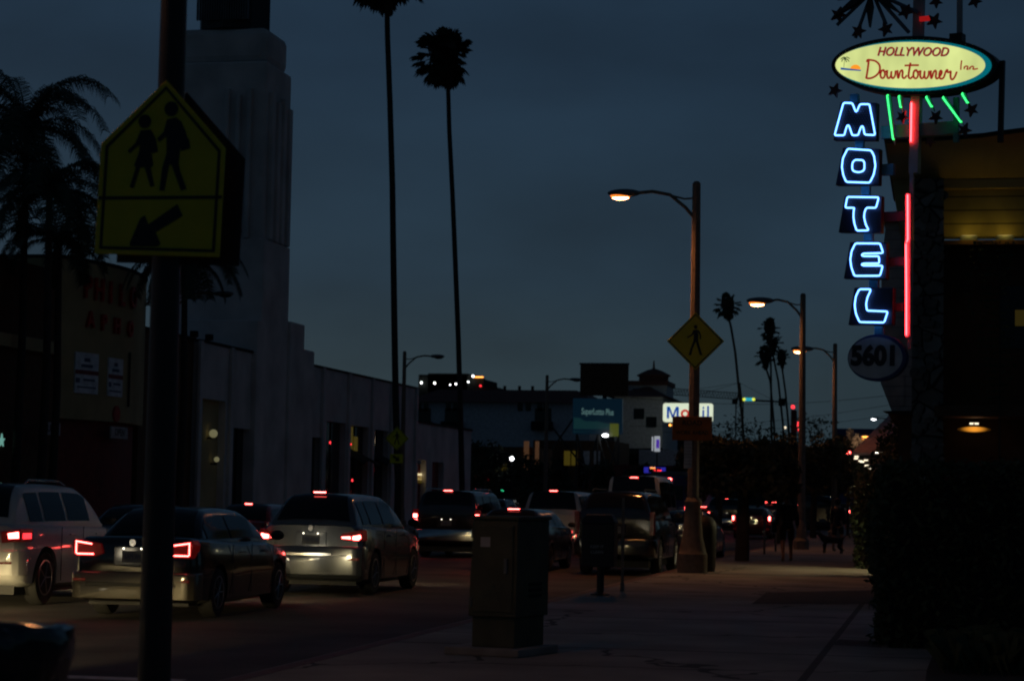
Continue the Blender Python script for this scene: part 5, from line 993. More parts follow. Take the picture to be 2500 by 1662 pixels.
p = AT(1247, 150, 0); z = YP(1247, 1119, p.y).z; t = thing('globe_light', 'bright white round light left of the billboard frame', 'light', p); part('globe', MB().ball((0, 0, z), .14, 10), 'cwhite', t, smooth=60); part('post', MB().tube([(0, .1, 0), (0, .1, z)], .05, 6), 'black', t)
# tower crane
Y = 430; cm = YP(1806, 934, Y); cr = thing('tower_crane', 'thin tower crane with a lattice jib reaching left behind the lamp post', 'crane', (cm.x, Y, 0)); X = lambda px, py: YP(px, py, Y) - Vector((cm.x, Y, 0)); mb = MB()
a, b = X(1806, 975), X(1625, 962); mt = X(1805, 934)
mast = MB(); zt_ = mt.z
for s in (-.8, .8): mast.tube([(s, 0, 0), (s * .9, 0, zt_ - 3)], .13, 4)
k = 0
while k * 1.8 < zt_ - 5: mast.tube([(-.8 if k % 2 else .8, 0, k * 1.8), (.8 if k % 2 else -.8, 0, k * 1.8 + 1.8)], .07, 3); k += 1
mast.tube([(-.5, 0, zt_ - 4), (0, 0, zt_)], .15, 4); mast.tube([(.5, 0, zt_ - 4), (0, 0, zt_)], .15, 4); part('mast', mast, 'dark', cr)
jb = MB(); n = 26
for k in range(n):
    p, q = a.lerp(b, k / n), a.lerp(b, (k + 1) / n); up = Vector((0, 0, 1.3)); jb.tube([p, q], .09, 3); jb.tube([p + up, q + up], .09, 3); jb.tube([p, (p + q) / 2 + up], .06, 3); jb.tube([(p + q) / 2 + up, q], .06, 3)
part('jib', jb, 'dark', cr); b2_ = X(1912, 981); cj = MB().tube([a, b2_], .18, 4); part('counter_jib', cj, 'dark', cr); part('counterweight', MB().box(b2_.x - .9, b2_.x + .4, -.5, .5, b2_.z - .8, b2_.z + .7), 'dark', cr)
part('cab', MB().box(a.x - 1.5, a.x - .5, -.5, .5, a.z - .9, a.z), 'dark', cr)
st_ = MB(); 
for px, py in ((1625, 961), (1700, 965)): st_.tube([mt, X(px, py)], .04, 3)
st_.tube([mt, X(1890, 978)], .04, 3); part('stay_cable', st_, 'wire', cr)
l1, l2 = X(1817, 976), X(1840, 976); M['craneb'] = emi('crane_banner', (.02, .35, .45), 1); M['cranel'] = emi('crane_lamp', (.6, .65, .05), 1.5); part('banner', MB().box(l1.x, l2.x, -.3, -.2, l1.z - .2, l1.z + .45), 'craneb', cr)
for p in (l1, l2): part('banner_lamp', MB().ball((p.x, -.3, p.z + .1), .32, 8), 'cranel', cr)
# building tops with red lamps near the second lamp post
rt, w, h, Y = facing('radio_tower', 'slim dark tower with red lamps left of the second lamp post', 'tower', 1931, 1942, 330, 1000, 4, 'dark'); p = YP(1936, 993, Y); part('red_beacon', MB().ball((p.x - rt.location.x, 0, p.z), .3, 8), 'brakes', rt); a, b = YP(1949, 1030, Y), YP(1949, 1052, Y); part('neon_strip', MB().tube([(a.x - rt.location.x, -.5, a.z), (b.x - rt.location.x, -.5, b.z)], .14, 5), 'red_glow', rt)
for px in (1918, 1952): p = YP(px, 1044, Y); part('floodlight', MB().ball((p.x - rt.location.x, -1, p.z), .2, 8), 'ywhite', rt)
# overhead wires
for i, (y1, y2, D) in enumerate(((930, 958, 190), (1000, 978, 230), (1014, 1004, 240))):
    a, b = YP(1540, y1 + 40, D * .98), YP(2230, y2, D * .98); t = thing('overhead_wire', ['overhead wire crossing the sky, topmost of three', 'overhead wire crossing the sky, middle of three', 'overhead wire crossing the sky, lowest of three'][i], 'wire', a, 0, 'overhead wires'); pts = [(b - a) * (k / 10) - Vector((0, 0, .8 * math.sin(math.pi * k / 10))) for k in range(11)]; part('cable', MB().tube(pts, .018, 4), 'wire', t)
# pink-roofed building at the right with ceiling lights
pr, w, h, Y = facing('pink_building', 'low building with a sloped pinkish roof and rows of lights under it', 'building', 2090, 2240, 96, 1112, 12, 'pink')
a, b, c_, d_ = YP(2078, 1112, Y - 1), YP(2240, 1112, Y - 1), YP(2240, 1000, Y + 8), YP(2172, 1018, Y + 8); q = pr.location; V = lambda p, dz=0: (p.x - q.x, p.y - q.y, p.z + dz)
part('sloped_roof', MB().hexa([V(a), V(b), V(c_), V(d_), V(a, .12), V(b, .12), V(c_, .12), V(d_, .12)]), 'pink', pr); part('gutter_line', MB().box(V(a)[0], V(b)[0], -1.06, -1, a.z - .08, a.z + .02), 'dark', pr)
for px, py in ((2091, 1114), (2090, 1119), (2101, 1125), (2105, 1127), (2114, 1123), (2116, 1136), (2124, 1144)): p = YP(px, py, Y - 1.5); part('ceiling_light', MB().box(-.09, .09, -.05, .05, -.03, .03), 'ywhite', pr, loc=(p.x - q.x, -1.5, p.z), bevel=.01)
lf, w, h, Y = facing('distant_block', 'dark flat block with orange lit windows behind the pink roof', 'building', 2040, 2140, 300, 1046, 15, 'navy')
for px, py, s_ in ((2112, 1067, 1.0), (2107, 1074, .5)): p = YP(px, py, Y); part('lit_window', MB().box(-s_ * .4, s_ * .4, -.1, 0, -.16, .16), 'amber', lf, loc=(p.x - lf.location.x, 0, p.z))
b = AT(2086, 190, 0); t_ = tree('pale blossoming tree lit from below above the red traffic light', Vector((b.x, b.y, 0)), YP(2086, 1048, b.y).z, 1.1, 99, .1, 14, 700, .13, m=mat('blossom', (.5, .36, .28), .8), group=None); lamp('flood_light', 'POINT', (0, -2.5, YP(2086, 1095, b.y).z), 60, (1, .75, .45), t_, .3)

# ------------------------------------------------------------------ motel building
MY = 34.0
PX = lambda px, py, Y=MY: YP(px, py, Y)
o4 = PX(2225, 1226); mo = thing('motel_building', 'dark motel with a stone pillar, wide overhanging roof and warm lit board panel', 'building', (o4.x, MY, 0)); V4 = lambda p: (p.x - o4.x, p.z)
q4 = lambda px, py, Y=MY: V4(PX(px, py, Y))
tp = [(2162, 348), (2300, 341), (2400, 334), (2440, 328), (2520, 318), (2720, 300)]; A0 = [PX(a, b, MY - .6) for a, b in tp]; B0 = [PX(a, b, MY + .5) for a, b in ((2180, 450), (2300, 451), (2400, 451), (2440, 451), (2520, 452), (2720, 452))]
lc = lambda p: Vector((p.x - o4.x, p.y - MY, p.z)); fm_ = MB()
for k in range(5): 
    a, b, c, d = lc(A0[k]), lc(A0[k + 1]), lc(B0[k + 1]), lc(B0[k]); e_ = Vector((0, .15, 0)); fm_.hexa([d, c, c + e_, d + e_, a, b, b + e_, a + e_])
part('roof_fascia', fm_, 'fascia', mo)
part('roof_edge', MB().xz([q4(x, y, MY - .6) for x, y in ((2158, 341), (2300, 334), (2400, 327), (2440, 321), (2520, 311), (2720, 293), (2720, 302), (2520, 320), (2440, 330), (2400, 336), (2300, 343), (2162, 350))], -.68, 6), 'dark', mo)
part('soffit', MB().box(q4(2180, 450)[0], 8, .35, 7, q4(2250, 450)[1] - .02, q4(2250, 450)[1] + .12), 'fascia', mo)
part('roof_fin', MB().xz([q4(2180, 451), q4(2224, 451), q4(2224, 560), q4(2212, 640), q4(2205, 640), q4(2196, 545)], .02, .30), 'fascia', mo, bevel=.01)
pil = part('stone_pillar', MB().box(0, q4(2303, 900)[0], 0, .9, 0, q4(2250, 436)[1]), 'stone', mo)
random.seed(31)
for i in range(70):   # rough stones proud of the pillar face
    x = random.uniform(.04, .46); z = random.uniform(1.9, 6.6); s = random.uniform(.05, .11)
    part('stone', MB().ball((0, 0, 0), s, 6, random.uniform(.8, 1.3), .35, random.uniform(.6, 1)), 'stone', pil, loc=(x, -.005, z))
part('board_panel', MB().box(q4(2303, 500)[0], 8, .5, .6, q4(2400, 582, MY + .5)[1], q4(2400, 452, MY + .5)[1]), 'planks', mo)
part('upper_wall', MB().box(q4(2303, 500)[0], 8, .9, 1.1, 2.2, q4(2400, 585, MY + .5)[1]), 'brownwall', mo)
part('ledge', MB().box(q4(2303, 500)[0], 8, .35, .7, q4(2400, 586, MY + .35)[1] - .07, q4(2400, 586, MY + .35)[1]), 'brownwall', mo)
zl = q4(2400, 586, MY + .35)[1]
for px in (2366, 2455):
    x = q4(px, 580)[0]; wl_ = part('wall_light', MB().box(-.14, .14, .36, .44, -.02, .05), 'grey', mo, loc=(x, 0, zl + .02)); part('lens', MB().box(-.11, .11, .37, .43, .05, .06), 'glow_w2', wl_); lamp('up_light', 'POINT', (x, .26, zl + .12), .5, (1, .72, .10), mo, .05)
# window with warm light behind, low canopy and its round lamp
a, b = q4(2478, 757, MY + .9), q4(2504, 796, MY + .9); part('window', MB().box(a[0], b[0], .86, .9, b[1], a[1]), emi('lit_window', (.02, .014, .002), 1), mo); a, b = q4(2440, 700, MY + .9), q4(2560, 850, MY + .9); part('window_frame', MB().xz([(a[0], b[1]), (b[0], b[1]), (b[0], a[1]), (a[0], a[1])], .88, .895), 'glass', mo)
cz = q4(2379, 1024)[1]; part('low_canopy', MB().hexa([(.35, -.2, cz + .04), (8, -.2, cz + .04), (8, 6, cz + .04), (.35, 6, cz + .04), (.35, -.2, cz + .20), (8, -.2, cz + .42), (8, 6, cz + .42), (.35, 6, cz + .20)]), 'brownwall', mo, bevel=.01)
cl_ = part('ceiling_lamp', MB().box(-.07, .07, -.05, .05, -.012, .012), 'ywhite', mo, loc=(q4(2379, 1032)[0], .3, q4(2379, 1032)[1]), bevel=.004)
shade = bpy.data.materials.new('lamp_shade'); shade.use_nodes = True; t_ = shade.node_tree; b_ = t_.nodes['Principled BSDF']; tcn = N(t_, 'ShaderNodeTexCoord'); ln = N(t_, 'ShaderNodeVectorMath', operation='LENGTH'); mr = N(t_, 'ShaderNodeMapRange'); mr.inputs[1].default_value = 0; mr.inputs[2].default_value = .27; mr.inputs[3].default_value = 1.0; mr.inputs[4].default_value = .03
mr.interpolation_type = 'SMOOTHSTEP'; sb = N(t_, 'ShaderNodeVectorMath', operation='DISTANCE'); sb.inputs[1].default_value = (0, -.25, 0); ln = sb; t_.links.new(tcn.outputs['Object'], ln.inputs[0]); t_.links.new(ln.outputs['Value'], mr.inputs[0]); t_.links.new(mr.outputs[0], b_.inputs['Emission Strength']); b_.inputs['Emission Color'].default_value = (1, .36, .03, 1); b_.inputs['Base Color'].default_value = (.05, .03, .02, 1)
p = q4(2378, 1048, MY + .2); part('round_lamp_shade', MB().ball((0, 0, 0), .26, 20, 1, 1, .17), shade, mo, smooth=60, loc=(p[0], .2, p[1])); part('lamp_rod', MB().tube([(0, 0, 0), (0, 0, .1)], .01, 5), 'black', mo, loc=(p[0], .2, p[1])); lamp('shade_light', 'POINT', (p[0], .2, p[1] - .09), .12, (1, .45, .12), mo, .08)
part('inner_wall', MB().box(.5, 8, 3.4, 3.6, 0, cz), 'darkred', mo); part('doorway', MB().box(1.2, 2.2, 3.36, 3.4, 0, 2.1), 'glass', mo); part('canopy_post', MB().box(2.05, 2.17, -.1, .02, 0, cz + .04), 'brownwall', mo)
# creeper in front of the motel wall
random.seed(77); iv = MB(); x0, x1 = q4(2400, 900)[0], q4(2480, 900)[0]; pts = []
for k in range(9):
    x = random.uniform(x0, x1); z = 3.2
    while z < 5.6: z += .1; x += random.uniform(-.06, .06); pts += [Vector((x + random.gauss(0, .05), -.25 + random.gauss(0, .05), z)) for _ in range(4)]
leafcards(iv, pts, .035); ivo = thing('creeper', 'thin creeper hanging in front of the dark motel wall', 'plant', (o4.x, MY, 0)); part('foliage', iv, 'hedge', ivo); part('stem', MB().tube([((x0 + x1) / 2, -.25, 0), ((x0 + x1) / 2, -.25, 5.5)], .015, 5), 'bark', ivo)

# neighbour with the white clapboard bay
NY = 44; nb = thing('clapboard_building', 'white clapboard building whose upper floor juts out behind the motel pillar', 'building', (PX(2157, 700, NY).x, NY, 0)); qn = lambda px, py, Y=NY: (PX(px, py, Y).x - nb.location.x, PX(px, py, Y).z)
part('upper_bay', MB().xz([qn(2178, 1006), qn(2150, 935), qn(2152, 640), qn(2163, 545), qn(2260, 540), qn(2260, 1006)], 0, 7), 'siding', nb); part('eave', MB().xz([qn(2158, 545), qn(2158, 538), qn(2262, 532), qn(2262, 541)], -.2, 7.2), 'dark', nb)
part('sill_band', MB().xz([qn(2168, 1003), qn(2260, 1003), qn(2260, 1010), qn(2168, 1010)], -.1, 7), 'dark', nb); part('lower_wall', MB().box(qn(2192, 1006)[0], qn(2192, 1006)[0] + 3, .3, 6.5, 0, qn(2200, 1006)[1]), 'brownwall', nb)
part('window', MB().xz([qn(2190, 905), qn(2207, 905), qn(2207, 990), qn(2190, 990)], -.03, .02), 'siding', nb)

dlp = thing('driveway_lamp', 'low shielded lamp behind the near hedge lighting the pavement gap', 'lamp', (-1.25, 52.4, 0)); part('post', MB().tube([(0, 0, 0), (0, 0, 2.9)], .04, 8), 'black', dlp); part('hood', MB().hexa([(-.35, -.12, 2.86), (.1, -.12, 2.86), (.1, .12, 2.86), (-.35, .12, 2.86), (-.25, -.08, 3.0), (.05, -.08, 3.0), (.05, .08, 3.0), (-.25, .08, 3.0)]), 'black', dlp, bevel=.01); part('lens', MB().box(-.3, -.12, -.08, .08, 2.84, 2.858), 'platelamp', dlp)
lamp('driveway_light', 'SPOT', (-.25, -.1, 2.8), 110, (1, .88, .45), dlp, .08, R(125), .5, (R(-14), R(38), 0))

# ------------------------------------------------------------------ the motel sign
SA = R(-18); SC = PX(2165, 700); sgn2 = thing('motel_sign', 'tall neon motel sign with a lit oval, five blue letter boards and a 5601 plaque', 'neon sign', (SC.x, MY - .9, 0), SA)
SY = MY - .9
def L4(px, py, dy=0.0):
    """photo pixel -> (x,z) on the sign's own plane"""
    m = Matrix.Rotation(SA, 3, 'Z'); nrm = m @ Vector((0, -1, 0)); o = Vector((SC.x, SY, 0)) + m @ Vector((0, dy, 0)); d = ray(px, py); t = (o - CAMP).dot(nrm) / d.dot(nrm); w = CAMP + d * t - Vector((SC.x, SY, 0)); w = m.transposed() @ w; return (w.x, w.z)
A1_ = lambda a, b, dy=0: L4(1950 + .3317 * a, 180 + .3317 * b, dy)   # first zoom frame
A2_ = lambda a, b, dy=0: L4(1950 + .2933 * a, 640 + .2933 * b, dy)
A3_ = lambda a, b, dy=0: L4(1960 + .2679 * a, .2679 * b, dy)
def rounded(pts, r=.035, n=4):
    out_ = []; k = len(pts)
    for i in range(k):
        p = Vector((*pts[i], 0)); a = Vector((*pts[i - 1], 0)); b = Vector((*pts[(i + 1) % k], 0)); da = (a - p); db = (b - p); ra = min(r, da.length * .4); rb = min(r, db.length * .4); p0 = p + da.normalized() * ra; p1 = p + db.normalized() * rb
        for j in range(n + 1): t = j / n; q = p0 * (1 - t) ** 2 + p * 2 * t * (1 - t) + p1 * t * t; out_.append((q.x, q.y))
    return out_
def neon(name, pts, m, parent, closed=True, r=.0115, y=-.045, rd=.03):
    P = rounded(pts, rd) if closed else pts
    return part(name, MB().tube([(x, y, z) for x, z in P], r, 8, closed=closed), m, parent, smooth=60)
M['bracketm'] = mat('bracket_paint', (.05, .045, .07), .6)
boards = [('M', A1_, [(307, 210), (574, 215), (570, 492), (255, 490)], [[(337, 219), (402, 221), (416, 258), (424, 278), (430, 284), (437, 278), (446, 258), (458, 229), (528, 229), (569, 450), (562, 456), (492, 453), (484, 405), (476, 390), (466, 396), (450, 440), (444, 457), (402, 458), (394, 436), (380, 394), (371, 383), (361, 392), (350, 430), (343, 458), (271, 458)]]),
          ('O', A1_, [(325, 545), (596, 554), (590, 820), (270, 822)], [[(368, 556), (540, 568), (562, 610), (572, 680), (560, 745), (530, 806), (357, 800), (336, 752), (325, 690), (333, 625)], [(422, 637), (478, 640), (491, 655), (491, 706), (478, 722), (448, 730), (412, 722), (401, 706), (402, 660)]]),
          ('T', A1_, [(338, 900), (610, 900), (607, 1172), (292, 1168)], [[(365, 910), (597, 913), (576, 991), (506, 989), (492, 1020), (488, 1060), (500, 1110), (523, 1156), (434, 1158), (418, 1110), (410, 1060), (412, 1010), (418, 990), (350, 990)]]),
          ('E', A1_, [(378, 1240), (648, 1242), (643, 1512), (330, 1508)], [[(424, 1251), (606, 1252), (629, 1322), (482, 1326), (470, 1336), (480, 1345), (598, 1345), (600, 1398), (482, 1399), (469, 1407), (482, 1414), (626, 1415), (606, 1489), (417, 1490), (394, 1425), (387, 1370), (396, 1310)]]),
          ('L', A2_, [(463, 212), (786, 212), (780, 522), (412, 522)], [[(513, 227), (604, 227), (606, 240), (580, 295), (569, 350), (576, 405), (750, 412), (720, 504), (514, 500), (484, 430), (474, 360), (484, 285)]])]
for ch, f, bd, outl in boards:
    b = part('letter_board', MB().xz([f(*p) for p in bd][::-1], 0, .14), 'board', sgn2, bevel=.006, label='navy letter board with the neon outline of a capital ' + ch)
    for o_ in outl: neon('neon_tube', [f(*p) for p in o_], 'n_blue', b)
    # rows of small unlit bulbs inside the letter
    random.seed(ord(ch)); bl = MB(); xs = [f(*p) for p in outl[0]]
    def inside(x, z, P):
        c = False; j = len(P) - 1
        for i in range(len(P)):
            if (P[i][1] > z) != (P[j][1] > z) and x < (P[j][0] - P[i][0]) * (z - P[i][1]) / (P[j][1] - P[i][1]) + P[i][0]: c = not c
            j = i
        return c
    x_, z_ = min(p[0] for p in xs), min(p[1] for p in xs); x2, z2 = max(p[0] for p in xs), max(p[1] for p in xs); k = 0; zz_ = z_ + .03
    while zz_ < z2:
        xx = x_ + (.02 if k % 2 else .04)
        while xx < x2:
            if inside(xx, zz_, xs) and (len(outl) < 2 or not inside(xx, zz_, [f(*p) for p in outl[1]])): bl.ball((xx, -.008, zz_), .007, 6)
            xx += .042
        zz_ += .036; k += 1
    tag(part('bulb_pattern', bl, 'grey', b), kind='stuff')
for a, b_ in (((410, 488), (466, 540)), ((453, 828), (513, 888)), ((473, 1172), (535, 1228)), ((512, 1512), (575, 1570))): p, q = A1_(*a), A1_(*b_); part('connector', MB().box(p[0], q[0], .03, .12, q[1], p[1]), 'tealm', sgn2)
p, q = A2_(580, 152), A2_(648, 212); part('connector', MB().box(p[0], q[0], .03, .12, q[1], p[1]), 'tealm', sgn2); p, q = A2_(624, 524), A2_(695, 600); part('connector', MB().box(p[0], q[0], .03, .12, q[1], p[1]), 'tealm', sgn2); p, q = A1_(372, 150), A1_(428, 212); part('connector', MB().box(p[0], q[0], .03, .12, q[1], p[1]), 'tealm', sgn2)
for f, a, b_, m in ((A1_, (590, 660), (680, 735), 'tealm'), (A1_, (600, 1012), (792, 1072), 'bracketm'), (A1_, (640, 1348), (785, 1402), 'bracketm'), (A2_, (780, 338), (880, 398), 'bracketm')): p, q = f(*a), f(*b_); part('bracket', MB().box(p[0], q[0], .10, .2, q[1], p[1]), m, sgn2)
p, q = A3_(690, 1140), A3_(1370, 1205); part('cross_beam', MB().box(p[0], q[0], .12, .3, q[1], p[1]), 'tealm', sgn2)
# poles
def pole4(a, b, w, m='signpole', y0=.1, name='pole'): 
    return part(name, MB().box(min(a[0], b[0]) - w / 2, max(a[0], b[0]) + w / 2, y0, y0 + w, min(a[1], b[1]), max(a[1], b[1])), m, sgn2) if abs(a[0] - b[0]) < .02 else part(name, MB().hexa([(b[0] - w / 2, y0, b[1]), (b[0] + w / 2, y0, b[1]), (b[0] + w / 2, y0 + w, b[1]), (b[0] - w / 2, y0 + w, b[1]), (a[0] - w / 2, y0, a[1]), (a[0] + w / 2, y0, a[1]), (a[0] + w / 2, y0 + w, a[1]), (a[0] - w / 2, y0 + w, a[1])]), m, sgn2)
pole4(L4(2237, -60), L4(2224, 420), .145); pole4(L4(2220, 420), L4(2215, 850), .06, 'signpole'); pole4(L4(2337, -60), L4(2336, 90), .07); pole4(L4(2329, 235), L4(2327, 345), .07, 'tealm'); pole4(L4(2441, 145), L4(2436, 345), .075, 'black')
neon('red_neon_tube', [L4(2221.5, 249), L4(2220, 345)], 'n_red', sgn2, False, .0115, -.0 + .07); neon('red_neon_tube', [L4(2213, 474), L4(2213.5, 585), L4(2210, 590)], 'n_red', sgn2, False, .0115, -.0 + .05); neon('red_neon_tube', [L4(2209, 594), L4(2210, 700), L4(2210, 818)], 'n_red', sgn2, False, .0115, .05)
part('tube_channel', MB().box(L4(2206, 500)[0] - .0, L4(2219, 500)[0], .075, .12, L4(2210, 822)[1], L4(2213, 470)[1]), 'signpole', sgn2)
# main oval cabinet
ec, er = A3_(1000, 597), (A3_(1757, 597)[0] - A3_(243, 597)[0]) / 2; eh = (A3_(1000, 330)[1] - A3_(1000, 862)[1]) / 2
tilt = math.atan2(A3_(1757, 604)[1] - A3_(243, 590)[1], er * 2)
ov = part('oval_cabinet', MB().ell(ec, er, eh, 0, .34, 72, tilt), 'black', sgn2, smooth=35)
rim = MB(); n = 86
for k in range(n):
    a = 2 * math.pi * k / n; x, z = er * .955 * math.cos(a), eh * .905 * math.sin(a); rim.ball((ec[0] + x * math.cos(tilt) - z * math.sin(tilt), -.012, ec[1] + x * math.sin(tilt) + z * math.cos(tilt)), .0085, 6)
part('rim_bulbs', rim, mat('unlit_bulb', (.35, .25, .18), .3), ov)
tc_ = A3_(1002, 600); part('teal_ring', MB().ell(tc_, (A3_(1708, 600)[0] - A3_(292, 600)[0]) / 2, (A3_(1000, 366)[1] - A3_(1000, 826)[1]) / 2, -.012, -.002, 72, tilt), 'teal', ov)
# lit face: yellow acrylic with brighter lamp tubes behind
fm = bpy.data.materials.new('lit_yellow_face'); fm.use_nodes = True; t_ = fm.node_tree; b_ = t_.nodes['Principled BSDF']; tcn = N(t_, 'ShaderNodeTexCoord'); sp_n = N(t_, 'ShaderNodeSeparateXYZ'); t_.links.new(tcn.outputs['Object'], sp_n.inputs[0])
nn = N(t_, 'ShaderNodeTexNoise'); nn.inputs['Scale'].default_value = 2.2; mpn = N(t_, 'ShaderNodeMapping'); mpn.inputs['Scale'].default_value = (1, .1, .55); t_.links.new(tcn.outputs['Object'], mpn.inputs[0]); t_.links.new(mpn.outputs[0], nn.inputs['Vector'])
mr = N(t_, 'ShaderNodeMapRange'); mr.inputs[1].default_value = .3; mr.inputs[2].default_value = .7; mr.inputs[3].default_value = .78; mr.inputs[4].default_value = 1.12; t_.links.new(nn.outputs['Fac'], mr.inputs[0]); t_.links.new(mr.outputs[0], b_.inputs['Emission Strength']); b_.inputs['Emission Color'].default_value = (.66, .74, .27, 1); b_.inputs['Base Color'].default_value = (.1, .1, .05, 1)
fc = A3_(970, 597); fx = (A3_(1655, 600)[0] - A3_(286, 594)[0]) / 2; fzz = (A3_(970, 388)[1] - A3_(970, 806)[1]) / 2
fo = part('lit_face', MB().ell((0, 0), fx, fzz, -.018, -.011, 72, tilt), fm, ov, loc=(fc[0], 0, fc[1]))
W2 = lambda a, b: (A3_(a, b)[0] - fc[0], A3_(a, b)[1] - fc[1])
hx, hz_ = W2(1002, 478); pxm = (A3_(1300, 480)[0] - A3_(700, 480)[0]) / 600
text('hollywood_shadow', 'HOLLYWOOD', 110 * pxm, 't_purple', fo, (hx + 5 * pxm, -.022, hz_ - 4 * pxm), .0008, .0035, .22, sx=.90, ry=-tilt); text('hollywood', 'HOLLYWOOD', 110 * pxm, 't_red', fo, (hx, -.025, hz_), .0008, .0022, .22, sx=.90, ry=-tilt)
def stroke(mb, pts, r, y=-.024, n=5):
    P = [Vector((*W2(*p), 0)) for p in pts]; P = [Vector((p.x, y, p.y)) for p in P]
    if len(P) > 2:   # smooth with Catmull-Rom
        Q = []; E_ = [P[0]] + P + [P[-1]]
        for i in range(1, len(E_) - 2):
            a, b, c, d = E_[i - 1:i + 3]
            for j in range(n): t = j / n; Q.append(.5 * ((2 * b) + (c - a) * t + (2 * a - 5 * b + 4 * c - d) * t * t + (3 * b - a - 3 * c + d) * t ** 3))
        P = Q + [P[-1]]
    mb.tube(P, r, 5)
dt = MB(); r_ = 9.5 * pxm
for s_ in ([(606, 556), (600, 610), (592, 665), (584, 712)], [(590, 572), (594, 552), (620, 552), (665, 562), (698, 590), (708, 625), (700, 662), (672, 694), (635, 714), (600, 719), (578, 711)],
           [(738, 643), (722, 652), (712, 682), (718, 710), (733, 718), (748, 705), (753, 675), (745, 648), (738, 643), (752, 660), (772, 650)],
           [(775, 645), (772, 690), (780, 716), (795, 715), (808, 690), (812, 655), (810, 692), (818, 716), (832, 715), (846, 690), (850, 648)],
           [(868, 645), (868, 690), (874, 717), (882, 700), (892, 660), (908, 645), (915, 665), (912, 700), (922, 718), (938, 712), (952, 690)],
           [(986, 577), (975, 640), (968, 695), (975, 717), (990, 718), (1006, 700)], [(934, 603), (1000, 600), (1062, 600)],
           [(1036, 643), (1020, 654), (1012, 684), (1018, 712), (1034, 720), (1050, 706), (1055, 676), (1046, 650), (1036, 643), (1052, 662), (1074, 652)],
           [(1078, 647), (1074, 690), (1082, 717), (1098, 716), (1110, 692), (1115, 655), (1112, 692), (1120, 718), (1136, 716), (1150, 690), (1154, 650)],
           [(1172, 648), (1170, 695), (1176, 719), (1186, 700), (1196, 664), (1212, 648), (1220, 668), (1216, 702), (1224, 722), (1240, 716)],
           [(1240, 716), (1262, 690), (1272, 662), (1264, 648), (1252, 664), (1248, 700), (1258, 722), (1276, 722), (1292, 706)],
           [(1292, 706), (1308, 655), (1322, 642), (1322, 662), (1334, 665), (1352, 656), (1350, 695), (1356, 724), (1372, 728), (1392, 700), (1408, 658)],
           [(1452, 556), (1446, 600), (1444, 642)], [(1478, 612), (1474, 632), (1482, 612), (1500, 608), (1508, 616), (1500, 636), (1514, 636)], [(1528, 616), (1524, 636), (1536, 614), (1552, 610), (1560, 618), (1556, 636), (1580, 634), (1600, 630)]):
    stroke(dt, s_, r_ if s_[0][0] < 1440 else r_ * .7)
part('downtowner_lettering', dt, 't_red', fo)
part('boat_bar', MB().xz([W2(350, 620), W2(350, 640), W2(530, 652), W2(537, 642), W2(430, 630)], -.026, -.019), 't_blue', fo)
sn = [W2(485 + 47 * math.cos(a), 636 - 42 * math.sin(a) + 0) for a in [math.pi * k / 14 for k in range(15)]]; part('half_sun', MB().xz(sn, -.024, -.019), 't_or', fo)
pm = MB(); stroke(pm, [(379, 618), (382, 580), (388, 545)], 2.2 * pxm)
for s_ in ([(390, 543), (375, 528), (350, 545)], [(390, 543), (405, 525), (432, 540)], [(390, 543), (370, 545), (358, 568)], [(390, 543), (410, 545), (426, 566)], [(390, 543), (388, 528), (372, 526)], [(390, 543), (398, 556), (404, 572)]): stroke(pm, s_, 4 * pxm)
part('palm_emblem', pm, 't_green', fo)
part('cabinet_bracket', MB().box(A3_(1325, 300)[0], A3_(1440, 300)[0], .05, .25, A3_(1400, 370)[1], A3_(1400, 295)[1]), 'black', sgn2)
# green neon spikes
for a, b_ in (((768, 870), (822, 1272)), ((873, 878), (890, 980)), ((1122, 886), (1172, 975)), ((1275, 890), (1440, 1115)), ((1450, 856), (1500, 940))):
    p, q = A3_(*a), A3_(*b_); d = Vector((q[0] - p[0], q[1] - p[1])); dn = d.normalized(); s_ = Vector((-dn.y, dn.x)) * .045
    k = part('spike', MB().xz([(p[0] + s_.x, p[1] + s_.y), (p[0] - s_.x, p[1] - s_.y), (q[0] + dn.x * .08, q[1] + dn.y * .08)], .03, .09), 'tealm', sgn2); e1 = Vector((-dn.y, dn.x)) * .02
    neon('green_neon_tube', [(p[0] + e1.x, p[1] + e1.y), p, q, (q[0] + e1.x, q[1] + e1.y)], 'n_green', k, False, .0125, -.0)
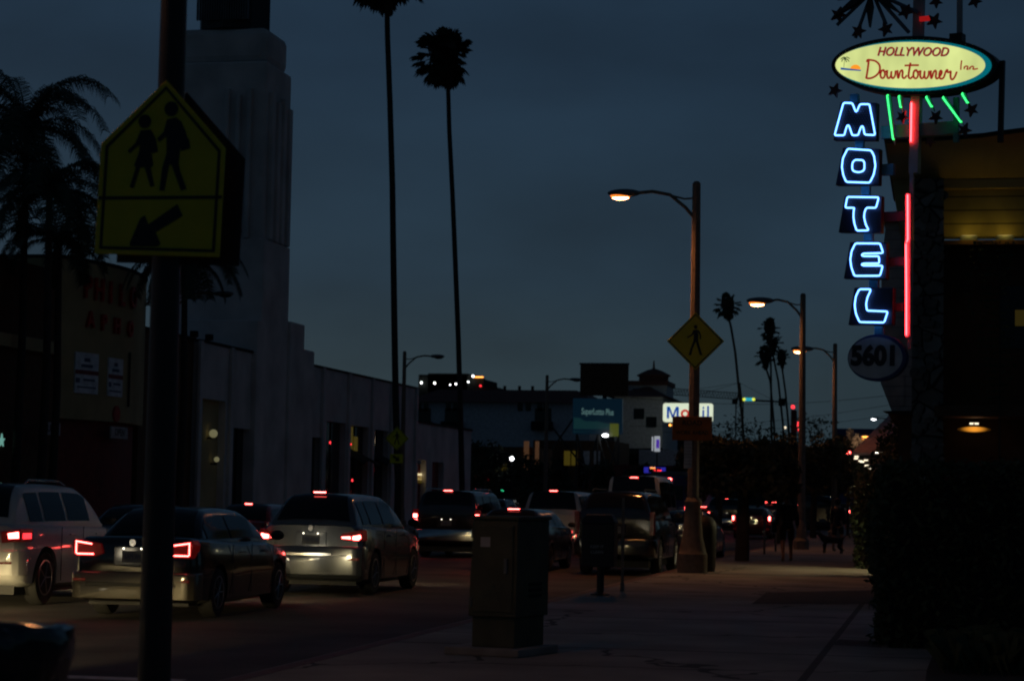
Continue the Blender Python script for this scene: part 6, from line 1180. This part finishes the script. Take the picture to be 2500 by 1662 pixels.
# starburst at the top
cs = L4(2126, -22); 
for ang, ln, w_ in ((212, 1.15, .13), (270, .95, .13), (320, 1.15, .13), (180, 1.3, .13), (0, 1.3, .13), (90, 1.2, .13), (45, 1.2, .13), (135, 1.2, .13)):
    a = R(ang); d = Vector((math.cos(a), math.sin(a))) * ln * .62; s_ = Vector((-math.sin(a), math.cos(a))) * w_ * .8
    part('burst_petal', MB().xz([(cs[0], cs[1]), (cs[0] + d.x * .45 + s_.x * .5, cs[1] + d.y * .45 + s_.y * .5), (cs[0] + d.x, cs[1] + d.y), (cs[0] + d.x * .45 - s_.x * .5, cs[1] + d.y * .45 - s_.y * .5)], -.08, .02), 'black', sgn2)
for px, py in ((2060, 20), (2085, 92), (2216, 78), (2160, 58), (2240, 30), (2040, 60)):
    p = L4(px, py); part('burst_arm', MB().tube([(cs[0], .06, cs[1]), (p[0], .06, p[1])], .03, 6), mat('blue_grey_arm', (.12, .17, .22), .6), sgn2)
p = L4(2040, -2); q = L4(2400, -3); part('top_beam', MB().box(p[0], q[0], .0, .12, p[1], p[1] + .12), 'starm', sgn2)
A5_ = lambda a, b: L4(2000 + .178 * a, .178 * b)
for (p, s_, rot) in ((A5_(255, 205), .135, .25), (A5_(535, 425), .125, .3), (A5_(910, 400), .125, -.3), (A5_(1180, 160), .125, .1), (A5_(1577, 285), .13, 0.1), (A5_(1600, 20), .11, 0), (A5_(2130, 15), .115, .2), (A3_(290, 825), .12, .25), (A3_(905, 1065), .11, .1), (A3_(1210, 1065), .115, 0), (A3_(1535, 1000), .115, -.2), (A3_(1470, 1185), .12, .2), (A3_(1160, 1290), .09, 0)):
    part('star', MB().star(p, s_, -.02, .05, math.pi + rot), 'starm', sgn2)
p = A5_(1450, 255); part('red_glow_bar', MB().box(p[0] - .09, p[0] + .09, .0, .05, p[1] - .035, p[1] + .035), emi('dim_red', (.30, .006, .006), .9), sgn2)  # glowing bar stands in for a red glow of unknown source
# number plaque
pc = A2_(648, 795); prx = (A2_(885, 795)[0] - A2_(400, 795)[0]) / 2; prz = (A2_(640, 600)[1] - A2_(640, 990)[1]) / 2
pq = part('number_plaque', MB().ell(pc, prx, prz, 0, .13, 56), 'navy', sgn2, smooth=35); fc2 = A2_(637, 795); part('plaque_face', MB().ell(fc2, prx * .93, prz * .88, -.008, -.001, 56), mat('plaque_white', (.62, .59, .60), .5), pq)
tcx, tcz = A2_(632, 786); hh = A2_(630, 705)[1] - A2_(630, 868)[1]; text('digits', '5601', hh * 1.36, 'board', pq, (tcx, -.014, tcz), .003, .022, sx=.93, ry=-math.atan2(A2_(830, 795)[1] - A2_(440, 795)[1], A2_(830, 795)[0] - A2_(440, 795)[0]))
